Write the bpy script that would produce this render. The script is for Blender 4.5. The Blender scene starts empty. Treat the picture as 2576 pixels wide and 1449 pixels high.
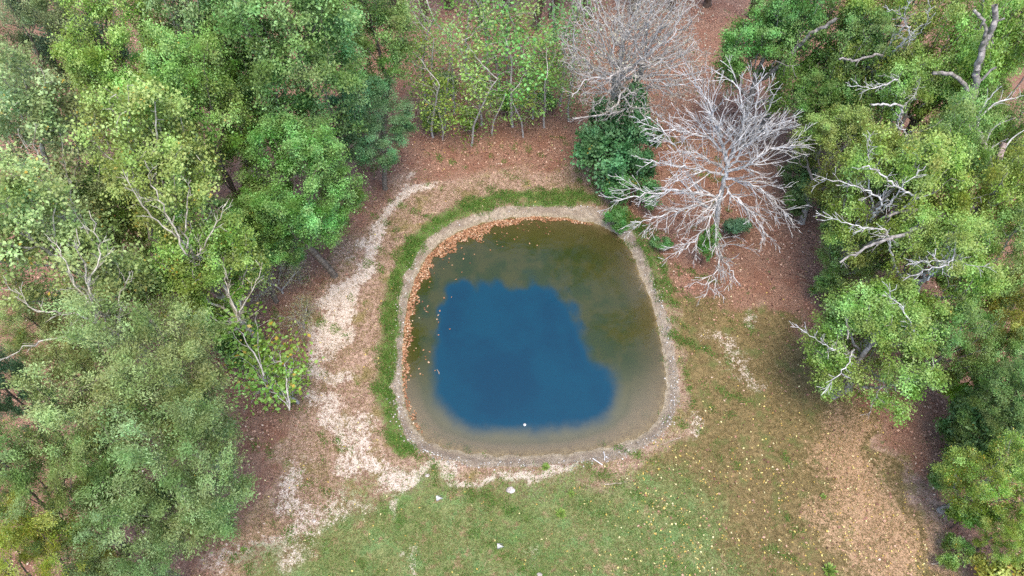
import bpy, math, random
import numpy as np

# ------------------------------------------------------------------ camera, sky, sun, exposure
R = math.radians
scene = bpy.context.scene
CAM_H, PITCH, FOC = 30.0, 55.0, 725.0          # metres, degrees below the horizon, focal length for a 1024 px wide picture
cam_data = bpy.data.cameras.new('camera')
cam = bpy.data.objects.new('camera', cam_data)
scene.collection.objects.link(cam)
cam.location = (0, 0, CAM_H)
cam.rotation_euler = (R(90 - PITCH), 0, 0)
cam_data.sensor_width = 36
cam_data.lens = FOC / 1024 * 36
cam_data.clip_end = 3000
scene.camera = cam

SUN_EL, SUN_AZ = 72.0, 165.0                     # azimuth clockwise from +Y
world = bpy.data.worlds.new('World')
scene.world = world
world.use_nodes = True
wn = world.node_tree.nodes
wl = world.node_tree.links
bg = wn['Background']
sky = wn.new('ShaderNodeTexSky')
sky.sky_type = 'NISHITA'
sky.sun_disc = False
sky.sun_elevation = R(SUN_EL)
sky.sun_rotation = R(SUN_AZ)
sky.air_density = 1.0
sky.dust_density = 2.0
sky.ozone_density = 2.0
wl.new(sky.outputs[0], bg.inputs[0])
bg.inputs[1].default_value = 0.15
sun_data = bpy.data.lights.new('sun', 'SUN')
sun_data.energy = 1.0
sun_data.angle = R(34)
sun_data.color = (1.0, 0.86, 0.64)
sun = bpy.data.objects.new('sun', sun_data)
scene.collection.objects.link(sun)
sun.rotation_euler = (R(90 - SUN_EL), 0, R(180 - SUN_AZ))
scene.view_settings.view_transform = 'Standard'
scene.view_settings.look = 'None'
scene.view_settings.gamma = 1
scene.view_settings.use_curve_mapping = False
scene.view_settings.exposure = 1.88
scene.cycles.max_bounces = 5
scene.cycles.diffuse_bounces = 3
scene.cycles.glossy_bounces = 2
scene.cycles.transparent_max_bounces = 8
scene.cycles.use_denoising = False

# ------------------------------------------------------------------ helpers
C = scene.collection
FPX = FOC * 2576 / 1024
cp, sp = math.cos(R(PITCH)), math.sin(R(PITCH))


def G(px, py, z=0.0):
    """The place at height z that a point of a 2576 px wide overview of the site falls on (survey grid -> metres)."""
    a = (px - 1288) / FPX
    b = (724.5 - py) / FPX
    d = np.array([a, cp + b * sp, -sp + b * cp])
    t = (z - CAM_H) / d[2]
    return np.array([d[0] * t, d[1] * t, z])


def dist_at(p):
    return p[1] * cp + (CAM_H - p[2]) * sp


def lin(r, g, b, k=1.0):
    def f(c):
        c /= 255
        return (c / 12.92 if c <= .04045 else ((c + .055) / 1.055) ** 2.4) * k
    return (f(r), f(g), f(b), 1.0)


def alb(r, g, b):
    return lin(r, g, b, 1 / 1.5)


def set_props(o, label=None, cat=None, group=None, kind=None):
    if label: o['label'] = label
    if cat: o['category'] = cat
    if group: o['group'] = group
    if kind: o['kind'] = kind
    return o


def mesh_np(name, verts, faces, mat=None, smooth=False, attrs=None):
    """faces: (n,k) int array with k = 3 or 4, or a list of such arrays."""
    if not isinstance(faces, list):
        faces = [faces]
    faces = [f for f in faces if len(f)]
    me = bpy.data.meshes.new(name)
    verts = np.asarray(verts, np.float32)
    me.vertices.add(len(verts))
    me.vertices.foreach_set('co', verts.ravel())
    nl = sum(f.size for f in faces)
    nf = sum(len(f) for f in faces)
    me.loops.add(nl)
    me.loops.foreach_set('vertex_index', np.concatenate([f.ravel() for f in faces]).astype(np.int32))
    me.polygons.add(nf)
    tot = np.concatenate([np.full(len(f), f.shape[1], np.int32) for f in faces])
    start = np.concatenate([[0], np.cumsum(tot)[:-1]]).astype(np.int32)
    me.polygons.foreach_set('loop_start', start)
    me.polygons.foreach_set('loop_total', tot)
    if smooth:
        me.polygons.foreach_set('use_smooth', np.ones(nf, bool))
    for an, (dom, typ, data) in (attrs or {}).items():
        at = me.attributes.new(an, typ, dom)
        at.data.foreach_set('color' if typ == 'FLOAT_COLOR' else 'value', np.asarray(data, np.float32).ravel())
    me.update(calc_edges=True)
    if mat:
        me.materials.append(mat)
    return me


def obj(name, me, parent=None, loc=None):
    o = bpy.data.objects.new(name, me)
    C.objects.link(o)
    if parent:
        o.parent = parent
    if loc is not None:
        o.location = loc
    return o


def empty(name, loc, rz=0, scale=(1, 1, 1)):
    o = bpy.data.objects.new(name, None)
    C.objects.link(o)
    o.location = loc
    o.rotation_euler = (0, 0, rz)
    o.scale = scale
    o.empty_display_size = .3
    return o


def unit(v):
    return v / np.maximum(np.linalg.norm(v, axis=-1, keepdims=True), 1e-9)


# ------------------------------------------------------------------ materials
class NT:
    def __init__(self, name):
        self.m = bpy.data.materials.new(name)
        self.m.use_nodes = True
        self.t = self.m.node_tree
        self.t.nodes.clear()
        self.out = self.t.nodes.new('ShaderNodeOutputMaterial')

    def n(self, typ, **kw):
        nd = self.t.nodes.new(typ)
        for k, v in kw.items():
            setattr(nd, k, v)
        return nd

    def l(self, a, b):
        self.t.links.new(a, b)

    def val(self, sock, v):
        if hasattr(v, 'is_linked') or isinstance(v, bpy.types.NodeSocket):
            self.l(v, sock)
        else:
            sock.default_value = v

    def noise(self, scale, detail=4, rough=.6, vec=None, dist=0.0):
        nd = self.n('ShaderNodeTexNoise')
        nd.inputs['Scale'].default_value = scale
        nd.inputs['Detail'].default_value = detail
        nd.inputs['Roughness'].default_value = rough
        nd.inputs['Distortion'].default_value = dist
        self.l(vec if vec is not None else self.pos(), nd.inputs['Vector'])
        return nd.outputs['Fac']

    def pos(self):
        if not hasattr(self, '_pos'):
            self._pos = self.n('ShaderNodeTexCoord').outputs['Object']
        return self._pos

    def math(self, op, a, b=0.0, c=0.0, clamp=False):
        nd = self.n('ShaderNodeMath', operation=op)
        nd.use_clamp = clamp
        for i, v in enumerate((a, b, c)):
            self.val(nd.inputs[i], v)
        return nd.outputs[0]

    def ramp(self, fac, lo, hi, a=0.0, b=1.0):
        nd = self.n('ShaderNodeMapRange', interpolation_type='SMOOTHSTEP')
        self.val(nd.inputs[0], fac)
        for i, v in zip((1, 2, 3, 4), (lo, hi, a, b)):
            self.val(nd.inputs[i], v)
        return nd.outputs[0]

    def mix(self, fac, a, b, blend='MIX'):
        nd = self.n('ShaderNodeMix', data_type='RGBA', blend_type=blend)
        self.val(nd.inputs[0], fac)
        self.val(nd.inputs[6], a)
        self.val(nd.inputs[7], b)
        return nd.outputs[2]

    def attr(self, name, out='Fac'):
        nd = self.n('ShaderNodeAttribute', attribute_name=name)
        return nd.outputs[out]

    def principled(self, col, rough=.8, spec=.3, normal=None):
        nd = self.n('ShaderNodeBsdfPrincipled')
        self.val(nd.inputs['Base Color'], col)
        self.val(nd.inputs['Roughness'], rough)
        nd.inputs['Specular IOR Level'].default_value = spec
        if normal is not None:
            self.l(normal, nd.inputs['Normal'])
        return nd.outputs[0]

    def bump(self, h, strength=.5, dist=.05):
        nd = self.n('ShaderNodeBump')
        nd.inputs['Strength'].default_value = strength
        nd.inputs['Distance'].default_value = dist
        self.l(h, nd.inputs['Height'])
        return nd.outputs[0]

    def done(self, surf):
        self.l(surf, self.out.inputs['Surface'])
        return self.m


def bark(name, dark, light, scale=6.0, blotch=None):
    t = NT(name)
    f = t.noise(scale, 5, .65)
    col = t.mix(t.ramp(f, .3, .7), dark, light)
    if blotch:
        col = t.mix(t.ramp(t.noise(1.7, 3), .54, .66), col, blotch)
    return t.done(t.principled(col, .85, .2, t.bump(t.noise(scale * 4, 3), .6, .03)))


M = {}
M['bark_grey'] = bark('bark_grey', alb(95, 84, 74), alb(150, 138, 124), 5)
M['bark_brown'] = bark('bark_brown', alb(70, 56, 48), alb(118, 100, 88), 5)
M['bark_white'] = bark('bark_white', alb(150, 140, 118), alb(222, 214, 196), 4, alb(128, 118, 98))
M['bark_oak'] = bark('bark_oak', alb(120, 112, 106), alb(190, 182, 174), 5, alb(112, 112, 96))
M['deadwood'] = bark('deadwood', alb(170, 164, 158), alb(248, 246, 242), 5, alb(172, 164, 156))
M['deadwood_pink'] = bark('deadwood_pink', alb(140, 118, 112), alb(196, 178, 170), 6)
M['bark_twig'] = bark('bark_twig', alb(158, 150, 142), alb(214, 208, 200), 5)


def leaf_material(name):
    t = NT(name)
    oi = t.n('ShaderNodeObjectInfo')
    tone = t.attr('tone')
    yel = t.attr('yel')
    big = t.noise(.28, 2, .5)
    hs = t.n('ShaderNodeHueSaturation')
    t.l(oi.outputs['Color'], hs.inputs['Color'])
    mid = t.noise(1.1, 3, .6)
    t.l(t.math('ADD', t.ramp(big, .3, .7, -.022, .022), t.math('ADD', .494, t.ramp(mid, .3, .7, -.016, .016))), hs.inputs['Hue'])
    t.l(t.ramp(tone, 0, 1, 1.12, .84), hs.inputs['Saturation'])
    v = t.math('MULTIPLY', t.ramp(tone, 0, 1, .85, 2.45), t.math('MULTIPLY', t.ramp(big, .3, .7, .86, 1.14), t.ramp(mid, .3, .7, .8, 1.25)))
    t.l(v, hs.inputs['Value'])
    ycol = t.mix(t.ramp(tone, .2, .8), alb(206, 176, 60), alb(238, 214, 118))
    thr = t.math('SUBTRACT', 1.0, oi.outputs['Alpha'])
    isy = t.math('GREATER_THAN', yel, thr)
    col = t.mix(isy, hs.outputs[0], ycol)
    p = t.principled(col, .55, .35)
    tr = t.n('ShaderNodeBsdfTranslucent')
    t.l(col, tr.inputs['Color'])
    mx = t.n('ShaderNodeMixShader')
    mx.inputs[0].default_value = .4
    t.l(p, mx.inputs[1])
    t.l(tr.outputs[0], mx.inputs[2])
    return t.done(mx.outputs[0])


M['leaf'] = leaf_material('leaf')


def tone_material(name, cols, rough=.7, trans=0.0, spec=.25):
    """a scatter of small flat pieces; attribute 'tone' picks each piece's own colour"""
    t = NT(name)
    r = t.n('ShaderNodeValToRGB')
    t.l(t.attr('tone'), r.inputs[0])
    el = r.color_ramp.elements
    while len(el) < len(cols):
        el.new(.5)
    for i, c in enumerate(cols):
        el[i].position = i / (len(cols) - 1)
        el[i].color = c
    s = t.principled(r.outputs[0], rough, spec)
    if trans:
        tr = t.n('ShaderNodeBsdfTranslucent')
        t.l(r.outputs[0], tr.inputs['Color'])
        mx = t.n('ShaderNodeMixShader')
        mx.inputs[0].default_value = trans
        t.l(s, mx.inputs[1])
        t.l(tr.outputs[0], mx.inputs[2])
        s = mx.outputs[0]
    return t.done(s)


# ------------------------------------------------------------------ plan of the site (metres)
def poly(pts, z=0.0):
    return np.array([G(x, y, z)[:2] for x, y in pts])


def seg_dist(P, pl, closed=False):
    d = np.full(len(P), 1e9)
    n = len(pl)
    for i in range(n if closed else n - 1):
        a, b = pl[i], pl[(i + 1) % n]
        ab = b - a
        t = np.clip(((P - a) @ ab) / max(ab @ ab, 1e-9), 0, 1)
        d = np.minimum(d, np.linalg.norm(P - (a + t[:, None] * ab), axis=1))
    return d


def inside(P, pl):
    c = np.zeros(len(P), bool)
    n = len(pl)
    for i in range(n):
        (x1, y1), (x2, y2) = pl[i], pl[(i + 1) % n]
        cond = (y1 > P[:, 1]) != (y2 > P[:, 1])
        xi = (x2 - x1) * (P[:, 1] - y1) / ((y2 - y1) if abs(y2 - y1) > 1e-9 else 1e-9) + x1
        c ^= cond & (P[:, 0] < xi)
    return c


def sdist(P, pl):
    d = seg_dist(P, pl, True)
    return np.where(inside(P, pl), -d, d)


def smooth_poly(pl, k=3):
    for _ in range(k):
        q = .75 * pl + .25 * np.roll(pl, -1, 0)
        r = .25 * pl + .75 * np.roll(pl, -1, 0)
        pl = np.stack([q, r], 1).reshape(-1, 2)
    return pl


def sstep(x, a, b):
    t = np.clip((x - a) / (b - a), 0, 1)
    return t * t * (3 - 2 * t)


WATER_Z = -0.32
WATERLINE = smooth_poly(poly([(1340, 543), (1420, 547), (1490, 560), (1535, 578), (1572, 603), (1596, 645), (1612, 695), (1636, 745),
    (1652, 795), (1664, 855), (1674, 910), (1678, 970), (1672, 1030), (1642, 1078), (1592, 1106), (1520, 1130), (1420, 1143),
    (1300, 1149), (1180, 1142), (1100, 1125), (1050, 1096), (1024, 1050), (1012, 980), (1011, 900), (1016, 830), (1024, 760),
    (1044, 700), (1074, 640), (1118, 600), (1180, 570), (1250, 552)], WATER_Z), 2)
BANK = smooth_poly(poly([(1330, 510), (1450, 505), (1525, 526), (1585, 562), (1630, 640), (1655, 720), (1676, 780), (1694, 860),
    (1708, 950), (1710, 1030), (1684, 1090), (1610, 1142), (1500, 1172), (1380, 1184), (1250, 1180), (1130, 1172), (1060, 1146),
    (1008, 1100), (986, 1030), (984, 940), (994, 850), (998, 760), (1013, 690), (1048, 620), (1098, 565), (1180, 528)]), 2)
_k = np.array([WATERLINE[np.linalg.norm(WATERLINE - p, axis=1).argmin()] for p in BANK])
BANK = BANK * .74 + _k * .26
SKY_DEEP = smooth_poly(poly([(1140, 705), (1250, 715), (1340, 722), (1405, 722), (1440, 775), (1462, 850), (1490, 900), (1545, 925),
    (1570, 985), (1550, 1060), (1440, 1098), (1300, 1106), (1170, 1096), (1095, 1050), (1078, 960), (1085, 850), (1102, 760)], WATER_Z), 2)  # outline of the blue reflected sky, dug as the deep part of the bed

rng = np.random.default_rng(7)
_ph = rng.uniform(0, 6.28, 12)
_kx = rng.normal(0, .28, 12)
_ky = rng.normal(0, .28, 12)


def ground_z(P):
    z = sum(np.sin(P[:, 0] * _kx[i] + P[:, 1] * _ky[i] + _ph[i]) for i in range(12)) * .022
    z = z + (np.sin(P[:, 0] * 1.9 + 1.3 * np.sin(P[:, 1] * 1.1)) * np.sin(P[:, 1] * 2.3 + P[:, 0] * .7)) * .018
    near = np.hypot(P[:, 0], P[:, 1] - 18) < 14
    if near.any():
        Q = P[near]
        w, b, d = sdist(Q, WATERLINE), sdist(Q, BANK), sdist(Q, SKY_DEEP)
        zz = z[near]
        zz = zz * sstep(b, 0, 1.2)
        t = np.clip(-b / np.maximum(-b + np.maximum(w, 0), 1e-6), 0, 1)
        bank = WATER_Z * (t ** .8)
        wob = .035 * np.sin(Q[:, 0] * 5.1 + 2 * np.sin(Q[:, 1] * 3.7)) * np.sin(Q[:, 1] * 4.3 + Q[:, 0])
        zz = np.where(b < 0, bank + wob * np.minimum(1, np.maximum(-b, 0) * 4), zz)
        ins = -w
        far_ = sstep(Q[:, 1], 15, 19)
        d = d + far_ * (.20 * np.sin(Q[:, 0] * 3.1 + 1.0) + .12 * np.sin(Q[:, 0] * 7.3 + Q[:, 1] * 2.2) + .10 * np.sin(Q[:, 1] * 5.1 - Q[:, 0]) + .05 * np.sin(Q[:, 0] * 17 + Q[:, 1] * 11))  # lobes the far edge of the blue like mirrored treetops
        u = np.clip(ins / np.maximum(ins + np.maximum(d, 0), 1e-6), 0, 1)
        bed = WATER_Z - .04 * np.minimum(ins * 3, 1) - (.12 + .36 * sstep(Q[:, 1], 12.5, 19.5)) * u - 1.3 * sstep(-d, -.6 + .1 * far_, 1.5 - .3 * far_)
        zz = np.where(w < 0, bed + wob * .5, zz)
        z = z.copy()
        z[near] = zz
    return z


def L(pts, P, hw, soft=.65):
    """1 on a strip along a line on the ground, fading out beyond its half width"""
    d = seg_dist(P, poly(pts))
    return 1 - sstep(d, hw * (1 - soft), hw * (1 + soft))


FOREST_L = poly([(-700, -500), (1090, -500), (1090, 300), (1010, 400), (900, 520), (830, 620), (780, 720), (745, 900), (690, 1080),
                 (640, 1230), (500, 1390), (430, 1600), (430, 2000), (-1500, 2000)])
FOREST_T = poly([(900, -500), (1860, -500), (1860, 300), (1650, 430), (1480, 395), (1330, 405), (1180, 415), (1010, 420), (900, 380)])
FOREST_R = poly([(1700, -500), (3400, -500), (4000, 2000), (2650, 2000), (2480, 1449), (2390, 1250), (2280, 1110), (2120, 960),
                 (2010, 800), (1930, 720), (1800, 740), (1700, 680), (1640, 600), (1560, 500), (1540, 400)])


_wk = rng.normal(0, 1, (24, 2))
_wp = rng.uniform(0, 6.28, (24, 2))


def warp(P):
    o = np.zeros_like(P)
    for i in range(24):
        k, amp = ((1.6, .13), (4.2, .07), (10.0, .035))[i // 8]
        ph = P @ _wk[i] * k
        o[:, 0] += amp * np.sin(ph + _wp[i, 0])
        o[:, 1] += amp * np.sin(ph + _wp[i, 1])
    return o


def ground_masks(P):
    P0 = P
    P = P + warp(P)
    litter = np.zeros(len(P))
    for pg, soft in ((FOREST_L, 1.3), (FOREST_T, 1.3), (FOREST_R, 1.3)):
        litter = np.maximum(litter, 1 - sstep(sdist(P, pg), -soft * .2, soft * 1.35))
    far = np.hypot(P[:, 0], P[:, 1] - 18) > 45
    litter[far] = 1
    b = sdist(P0 + .25 * (P - P0), BANK)
    wl_ = np.clip(sstep(-P[:, 0], 2.0, 4.0) * sstep(P[:, 1], 11.8, 13.0) + sstep(P[:, 1], 25.0, 27.0) * sstep(-P[:, 0], -5.5, -3.5), 0, 1)
    wr_ = sstep(P[:, 0], 4.5, 6.0) * (.45 + .4 * sstep(P[:, 1], 18, 23))
    wb_ = .4 * sstep(-P[:, 1], -12.5, -11.5) + .35 * sstep(P[:, 0], 2, 4) * sstep(-P[:, 1], -12.5, -11.5)
    wide = 1.0 + .35 * sstep(P[:, 1], 25, 27.5)
    lush = (1 - sstep(b, wide * .5, wide * 1.25)) * np.maximum.reduce([wl_, wr_, wb_])
    lush = np.maximum.reduce([lush, .5 * L([(1000, 1290), (1050, 1240), (1130, 1225), (1260, 1225), (1400, 1225)], P, .8, .8),
        .6 * L([(600, 1440), (690, 1425)], P, .7, .8), .5 * L([(900, 1230), (990, 1290), (1000, 1340)], P, .7, .8), .5 * L([(1280, 1300), (1400, 1400)], P, 1.2, .8)])
    lush = lush * sstep(b, -.25, .05)
    sand = np.maximum.reduce([
        L([(1075, 455), (1020, 490), (985, 515)], P, .5), L([(965, 545), (930, 610), (905, 665), (880, 720), (865, 790), (845, 850)], P, .55),
        .85 * L([(840, 800), (790, 860), (850, 930)], P, .5), .8 * L([(820, 1000), (880, 1060), (900, 1140), (960, 1180), (990, 1195)], P, .7),
        .9 * L([(900, 1160), (985, 1185)], P, .35), .9 * L([(978, 1190), (972, 1250), (985, 1295)], P, .12),
        .75 * L([(740, 1190), (770, 1290), (720, 1340)], P, .7), .6 * L([(880, 1270), (700, 1390), (560, 1420)], P, .8),
        .62 * L([(1865, 745), (1880, 800)], P, .35), .55 * L([(1800, 850), (1900, 960)], P, .6, .9), .55 * L([(1740, 1040), (1720, 1080)], P, .3),
        1.0 * L([(1035, 1205), (1075, 1200), (1130, 1190), (1200, 1188)], P, .28), .95 * L([(1200, 1186), (1300, 1192), (1400, 1194), (1450, 1186)], P, .25),
        .45 * L([(1310, 330), (1250, 370)], P, .8), .5 * L([(1120, 440), (1220, 415)], P, .5), .5 * L([(1010, 1400), (1060, 1420)], P, .35), .5 * L([(1330, 1350), (1350, 1430)], P, .2)])
    sand = sand * .92 * sstep(b, -.1, .05)
    lawn = 1 - sstep(sdist(P, poly([(1010, 1195), (1300, 1200), (1480, 1200), (1600, 1180), (1750, 1180), (1800, 1330), (1900, 1460), (1950, 2000), (500, 2000), (640, 1430), (860, 1290)])), -1.8, 1.8)
    olive = 1 - sstep(sdist(P, poly([(1690, 640), (1800, 720), (1950, 780), (2050, 900), (2180, 1050), (2280, 1300), (2450, 1700), (1500, 1700), (1620, 1180), (1720, 1080), (1710, 900)])), -.7, .9)
    tan = np.maximum.reduce([L([(2120, 1110), (2130, 1180), (2150, 1270), (2210, 1340), (2230, 1430)], P, 1.5, .7), .8 * L([(2050, 1280), (2080, 1340)], P, .8),
                             .7 * L([(2330, 1350), (2400, 1430)], P, 1.0), .8 * L([(520, 1440), (640, 1330)], P, 1.4, .7), .6 * L([(1130, 400), (1400, 390)], P, 1.3, .8)])
    bank = 1 - sstep(b, -.12, .14)
    return np.stack([litter, sand, lush, lawn, ], 1), np.stack([olive, tan, bank, sdist(P0, WATERLINE) < 0], 1).astype(float)


# tables of the plan, read back by the scatters
TX0, TY0, TS, TNX, TNY = -34.0, 3.0, .16, 425, 330
_tx, _ty = np.meshgrid(TX0 + np.arange(TNX) * TS, TY0 + np.arange(TNY) * TS)
_TP = np.stack([_tx.ravel(), _ty.ravel()], 1)
_TA, _TB = ground_masks(_TP)
_TZ = ground_z(_TP)


def look(tab, P):
    fx = np.clip((P[:, 0] - TX0) / TS, 0, TNX - 1.001)
    fy = np.clip((P[:, 1] - TY0) / TS, 0, TNY - 1.001)
    i, j = fx.astype(int), fy.astype(int)
    u, v = fx - i, fy - j
    if tab.ndim > 1:
        u, v = u[:, None], v[:, None]
    k = j * TNX + i
    return (tab[k] * (1 - u) + tab[k + 1] * u) * (1 - v) + (tab[k + TNX] * (1 - u) + tab[k + TNX + 1] * u) * v


def masks_at(P):
    return look(_TA, P), look(_TB, P)


def z_at(P):
    return look(_TZ, P)


# ------------------------------------------------------------------ the ground
def axis(lo, hi, fine, far_lo, far_hi):
    a = list(np.arange(lo, hi + fine / 2, fine))
    s = fine
    x = a[-1]
    while x < far_hi:
        s *= 1.22
        x += s
        a.append(x)
    s = fine
    x = a[0]
    while x > far_lo:
        s *= 1.22
        x -= s
        a.insert(0, x)
    return np.array(a)


xs = axis(-19, 19, .17, -900, 900)
ys = axis(3.5, 36, .17, -700, 1500)
gx, gy = np.meshgrid(xs, ys)
GP = np.stack([gx.ravel(), gy.ravel()], 1)
gz = ground_z(GP)
mA, mB = ground_masks(GP)
nx, ny = len(xs), len(ys)
ii = (np.arange(ny - 1)[:, None] * nx + np.arange(nx - 1)[None]).ravel()
gf = np.stack([ii, ii + 1, ii + nx + 1, ii + nx], 1)

t = NT('ground')
pos = t.pos()
n1 = t.noise(.9, 5, .65)
n2 = t.noise(4.5, 5, .7)
n3 = t.noise(17, 4, .7)
n4 = t.noise(60, 3, .7)
sa = t.n('ShaderNodeSeparateColor'); t.l(t.attr('maskA', 'Color'), sa.inputs[0])
sb = t.n('ShaderNodeSeparateColor'); t.l(t.attr('maskB', 'Color'), sb.inputs[0])
litter, sand, lush = sa.outputs
lawn = t.attr('maskA', 'Alpha')
olive, tanm, bankm = sb.outputs
under = t.attr('maskB', 'Alpha')
mott = t.math('ADD', t.math('MULTIPLY', n2, .5), t.math('MULTIPLY', n3, .5))


def soft_mask(m, amp, lo, hi, nz=None):
    v = t.math('ADD', m, t.math('MULTIPLY', t.math('SUBTRACT', nz if nz is not None else mott, .5), amp))
    return t.ramp(v, lo, hi)


dry = t.mix(t.ramp(mott, .4, .6), alb(138, 108, 90), alb(212, 180, 158))
dry = t.mix(t.ramp(n1, .5, .68), dry, t.mix(t.ramp(n3, .35, .65), alb(122, 110, 66), alb(178, 158, 112)))
oli = t.mix(t.ramp(mott, .38, .62), alb(104, 90, 58), alb(164, 142, 98))
oli = t.mix(t.ramp(t.noise(1.3, 4), .5, .66), oli, t.mix(n3, alb(96, 104, 56), alb(138, 136, 84)))
col = t.mix(soft_mask(olive, .7, .3, .7), dry, oli)
lw = t.mix(t.ramp(mott, .38, .62), alb(92, 112, 60), alb(158, 164, 108))
lw = t.mix(t.ramp(t.noise(1.1, 4, .6), .46, .62), lw, t.mix(t.ramp(n3, .35, .65), alb(80, 116, 62), alb(148, 170, 108)))
lw = t.mix(t.ramp(t.noise(1.7, 5, .65), .54, .66), lw, t.mix(t.ramp(n3, .35, .65), alb(124, 104, 74), alb(186, 164, 126)))
col = t.mix(soft_mask(lawn, 2.2, .25, .9), col, lw)
tn = t.mix(t.ramp(mott, .36, .62), alb(156, 122, 92), alb(214, 178, 142))
col = t.mix(soft_mask(t.math('MULTIPLY', tanm, .8), 2.4, .35, .8), col, tn)
sd = t.mix(t.ramp(mott, .36, .6), alb(188, 164, 142), alb(238, 222, 206))
col = t.mix(soft_mask(sand, 3.4, .42, .8), col, sd)
lt = t.mix(t.ramp(n3, .34, .66), alb(104, 76, 64), alb(180, 138, 114))
lt = t.mix(t.ramp(n4, .5, .72), lt, alb(216, 180, 156))
lt = t.mix(t.ramp(t.noise(.5, 4, .6), .5, .62), lt, t.mix(t.ramp(n3, .35, .65), alb(118, 88, 72), alb(184, 146, 122)))
lt = t.mix(t.ramp(t.noise(2.3, 4, .6), .63, .7), lt, alb(98, 108, 62))
lt = t.mix(t.ramp(n1, .46, .62), lt, t.mix(n3, alb(112, 80, 64), alb(174, 128, 106)))
col = t.mix(soft_mask(litter, .9, .3, .75), col, lt)
lu = t.mix(t.ramp(mott, .36, .64), alb(66, 104, 42), alb(118, 150, 72))
col = t.mix(soft_mask(lush, 3.0, .35, 1.1), col, lu)
bk = t.mix(t.ramp(mott, .36, .64), alb(136, 120, 102), alb(200, 184, 162))
bk = t.mix(t.ramp(n1, .45, .6), bk, t.mix(n3, alb(118, 102, 88), alb(178, 160, 140)))
bk = t.mix(t.ramp(n4, .6, .76), bk, alb(224, 214, 198))
col = t.mix(soft_mask(bankm, .7, .35, .7), col, bk)
mud = t.mix(t.ramp(mott, .36, .64), alb(140, 124, 100), alb(196, 182, 156))
sx = t.n('ShaderNodeSeparateXYZ'); t.l(pos, sx.inputs[0])
wet = t.ramp(sx.outputs[2], WATER_Z + .12, WATER_Z - .01)
col = t.mix(t.math('MULTIPLY', wet, bankm), col, mud)
ground_mat = t.done(t.principled(col, .95, .15, t.bump(t.math('ADD', n3, t.math('MULTIPLY', n4, .6)), .7, .08)))
o = obj('ground', mesh_np('ground', np.column_stack([GP, gz]), gf, ground_mat, True,
        {'maskA': ('POINT', 'FLOAT_COLOR', mA), 'maskB': ('POINT', 'FLOAT_COLOR', mB)}))
set_props(o, 'clearing of patchy grass, pale sand and leaf litter around the pond', 'ground', kind='structure')

# ------------------------------------------------------------------ the pond water
wx = np.arange(-10, 10, .14)
wy = np.arange(8, 32, .14)
a, b_ = np.meshgrid(wx, wy)
WP = np.stack([a.ravel(), b_.ravel()], 1)
wsd = sdist(WP, WATERLINE)
wdep = WATER_Z - ground_z(WP)
nwx = len(wx)
ii = (np.arange(len(wy) - 1)[:, None] * nwx + np.arange(nwx - 1)[None]).ravel()
wf = np.stack([ii, ii + 1, ii + nwx + 1, ii + nwx], 1)
keep = (wsd[wf] < .25).any(1)
wf = wf[keep]
used, inv = np.unique(wf, return_inverse=True)
t = NT('pond_water')
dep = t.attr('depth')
refl_edge_n = t.noise(.9, 5, .6)
dd = t.math('ADD', dep, t.math('MULTIPLY', t.math('SUBTRACT', refl_edge_n, .5), .7))  # roughens the painted blue edge the way reflected treetops would
murk = t.mix(t.ramp(t.noise(.8, 3), .4, .6), (.022, .032, .005, 1), (.038, .040, .008, 1))  # olive of mirrored trees mixed into the murky water colour
murk = t.mix(t.attr('shoal_glare'), murk, (.100, .092, .052, 1))  # paler near shallows: tan bed and sky glare, both in the colour
murk = t.mix(t.ramp(dep, .04, .3), t.mix(t.attr('shoal_glare'), (.060, .052, .016, 1), (.185, .148, .092, 1)), murk)
body_refl = t.mix(t.ramp(dd, t.math('SUBTRACT', .42, t.math('MULTIPLY', t.attr('shoal_glare'), .2)), 1.15), murk, t.mix(t.ramp(t.noise(.35, 3), .35, .65), t.mix(t.ramp(dep, 1.0, 1.7), (.0001, .030, .056, 1), (.0001, .024, .047, 1)), (.0001, .032, .057, 1)))  # reflected sky painted as the blue of the water body
dif = t.n('ShaderNodeBsdfDiffuse'); t.l(body_refl, dif.inputs[0])
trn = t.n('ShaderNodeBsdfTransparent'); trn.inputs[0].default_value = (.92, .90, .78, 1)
opac = t.math('SUBTRACT', 1.0, t.math('POWER', 2.718, t.math('MULTIPLY', t.math('MAXIMUM', dep, 0.0), t.math('SUBTRACT', t.math('MULTIPLY', t.attr('shoal_glare'), 6.5), 12.0))))
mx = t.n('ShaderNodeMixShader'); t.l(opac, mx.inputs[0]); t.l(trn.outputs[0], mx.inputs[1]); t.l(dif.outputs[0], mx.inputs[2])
fr = t.n('ShaderNodeFresnel'); fr.inputs[0].default_value = 1.5
bmp = t.bump(t.noise(2.6, 4, .55), .10, .05)
t.l(bmp, fr.inputs['Normal'])
gl = t.n('ShaderNodeBsdfGlossy'); gl.inputs['Roughness'].default_value = .05; t.l(bmp, gl.inputs['Normal'])
m2 = t.n('ShaderNodeMixShader'); t.l(fr.outputs[0], m2.inputs[0]); t.l(mx.outputs[0], m2.inputs[1]); t.l(gl.outputs[0], m2.inputs[2])
water_mat = t.done(m2.outputs[0])
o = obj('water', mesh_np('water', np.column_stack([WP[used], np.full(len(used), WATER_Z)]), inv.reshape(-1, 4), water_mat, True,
                         {'depth': ('POINT', 'FLOAT', wdep[used]), 'shoal_glare': ('POINT', 'FLOAT', 1 - sstep(WP[used][:, 1] - .12 * np.abs(WP[used][:, 0]), 12.5, 17.0))}))  # near-side weight for shallow tan and painted sky glare
set_props(o, 'still blue and olive water filling the rounded pond', 'pond', kind='structure')


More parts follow.
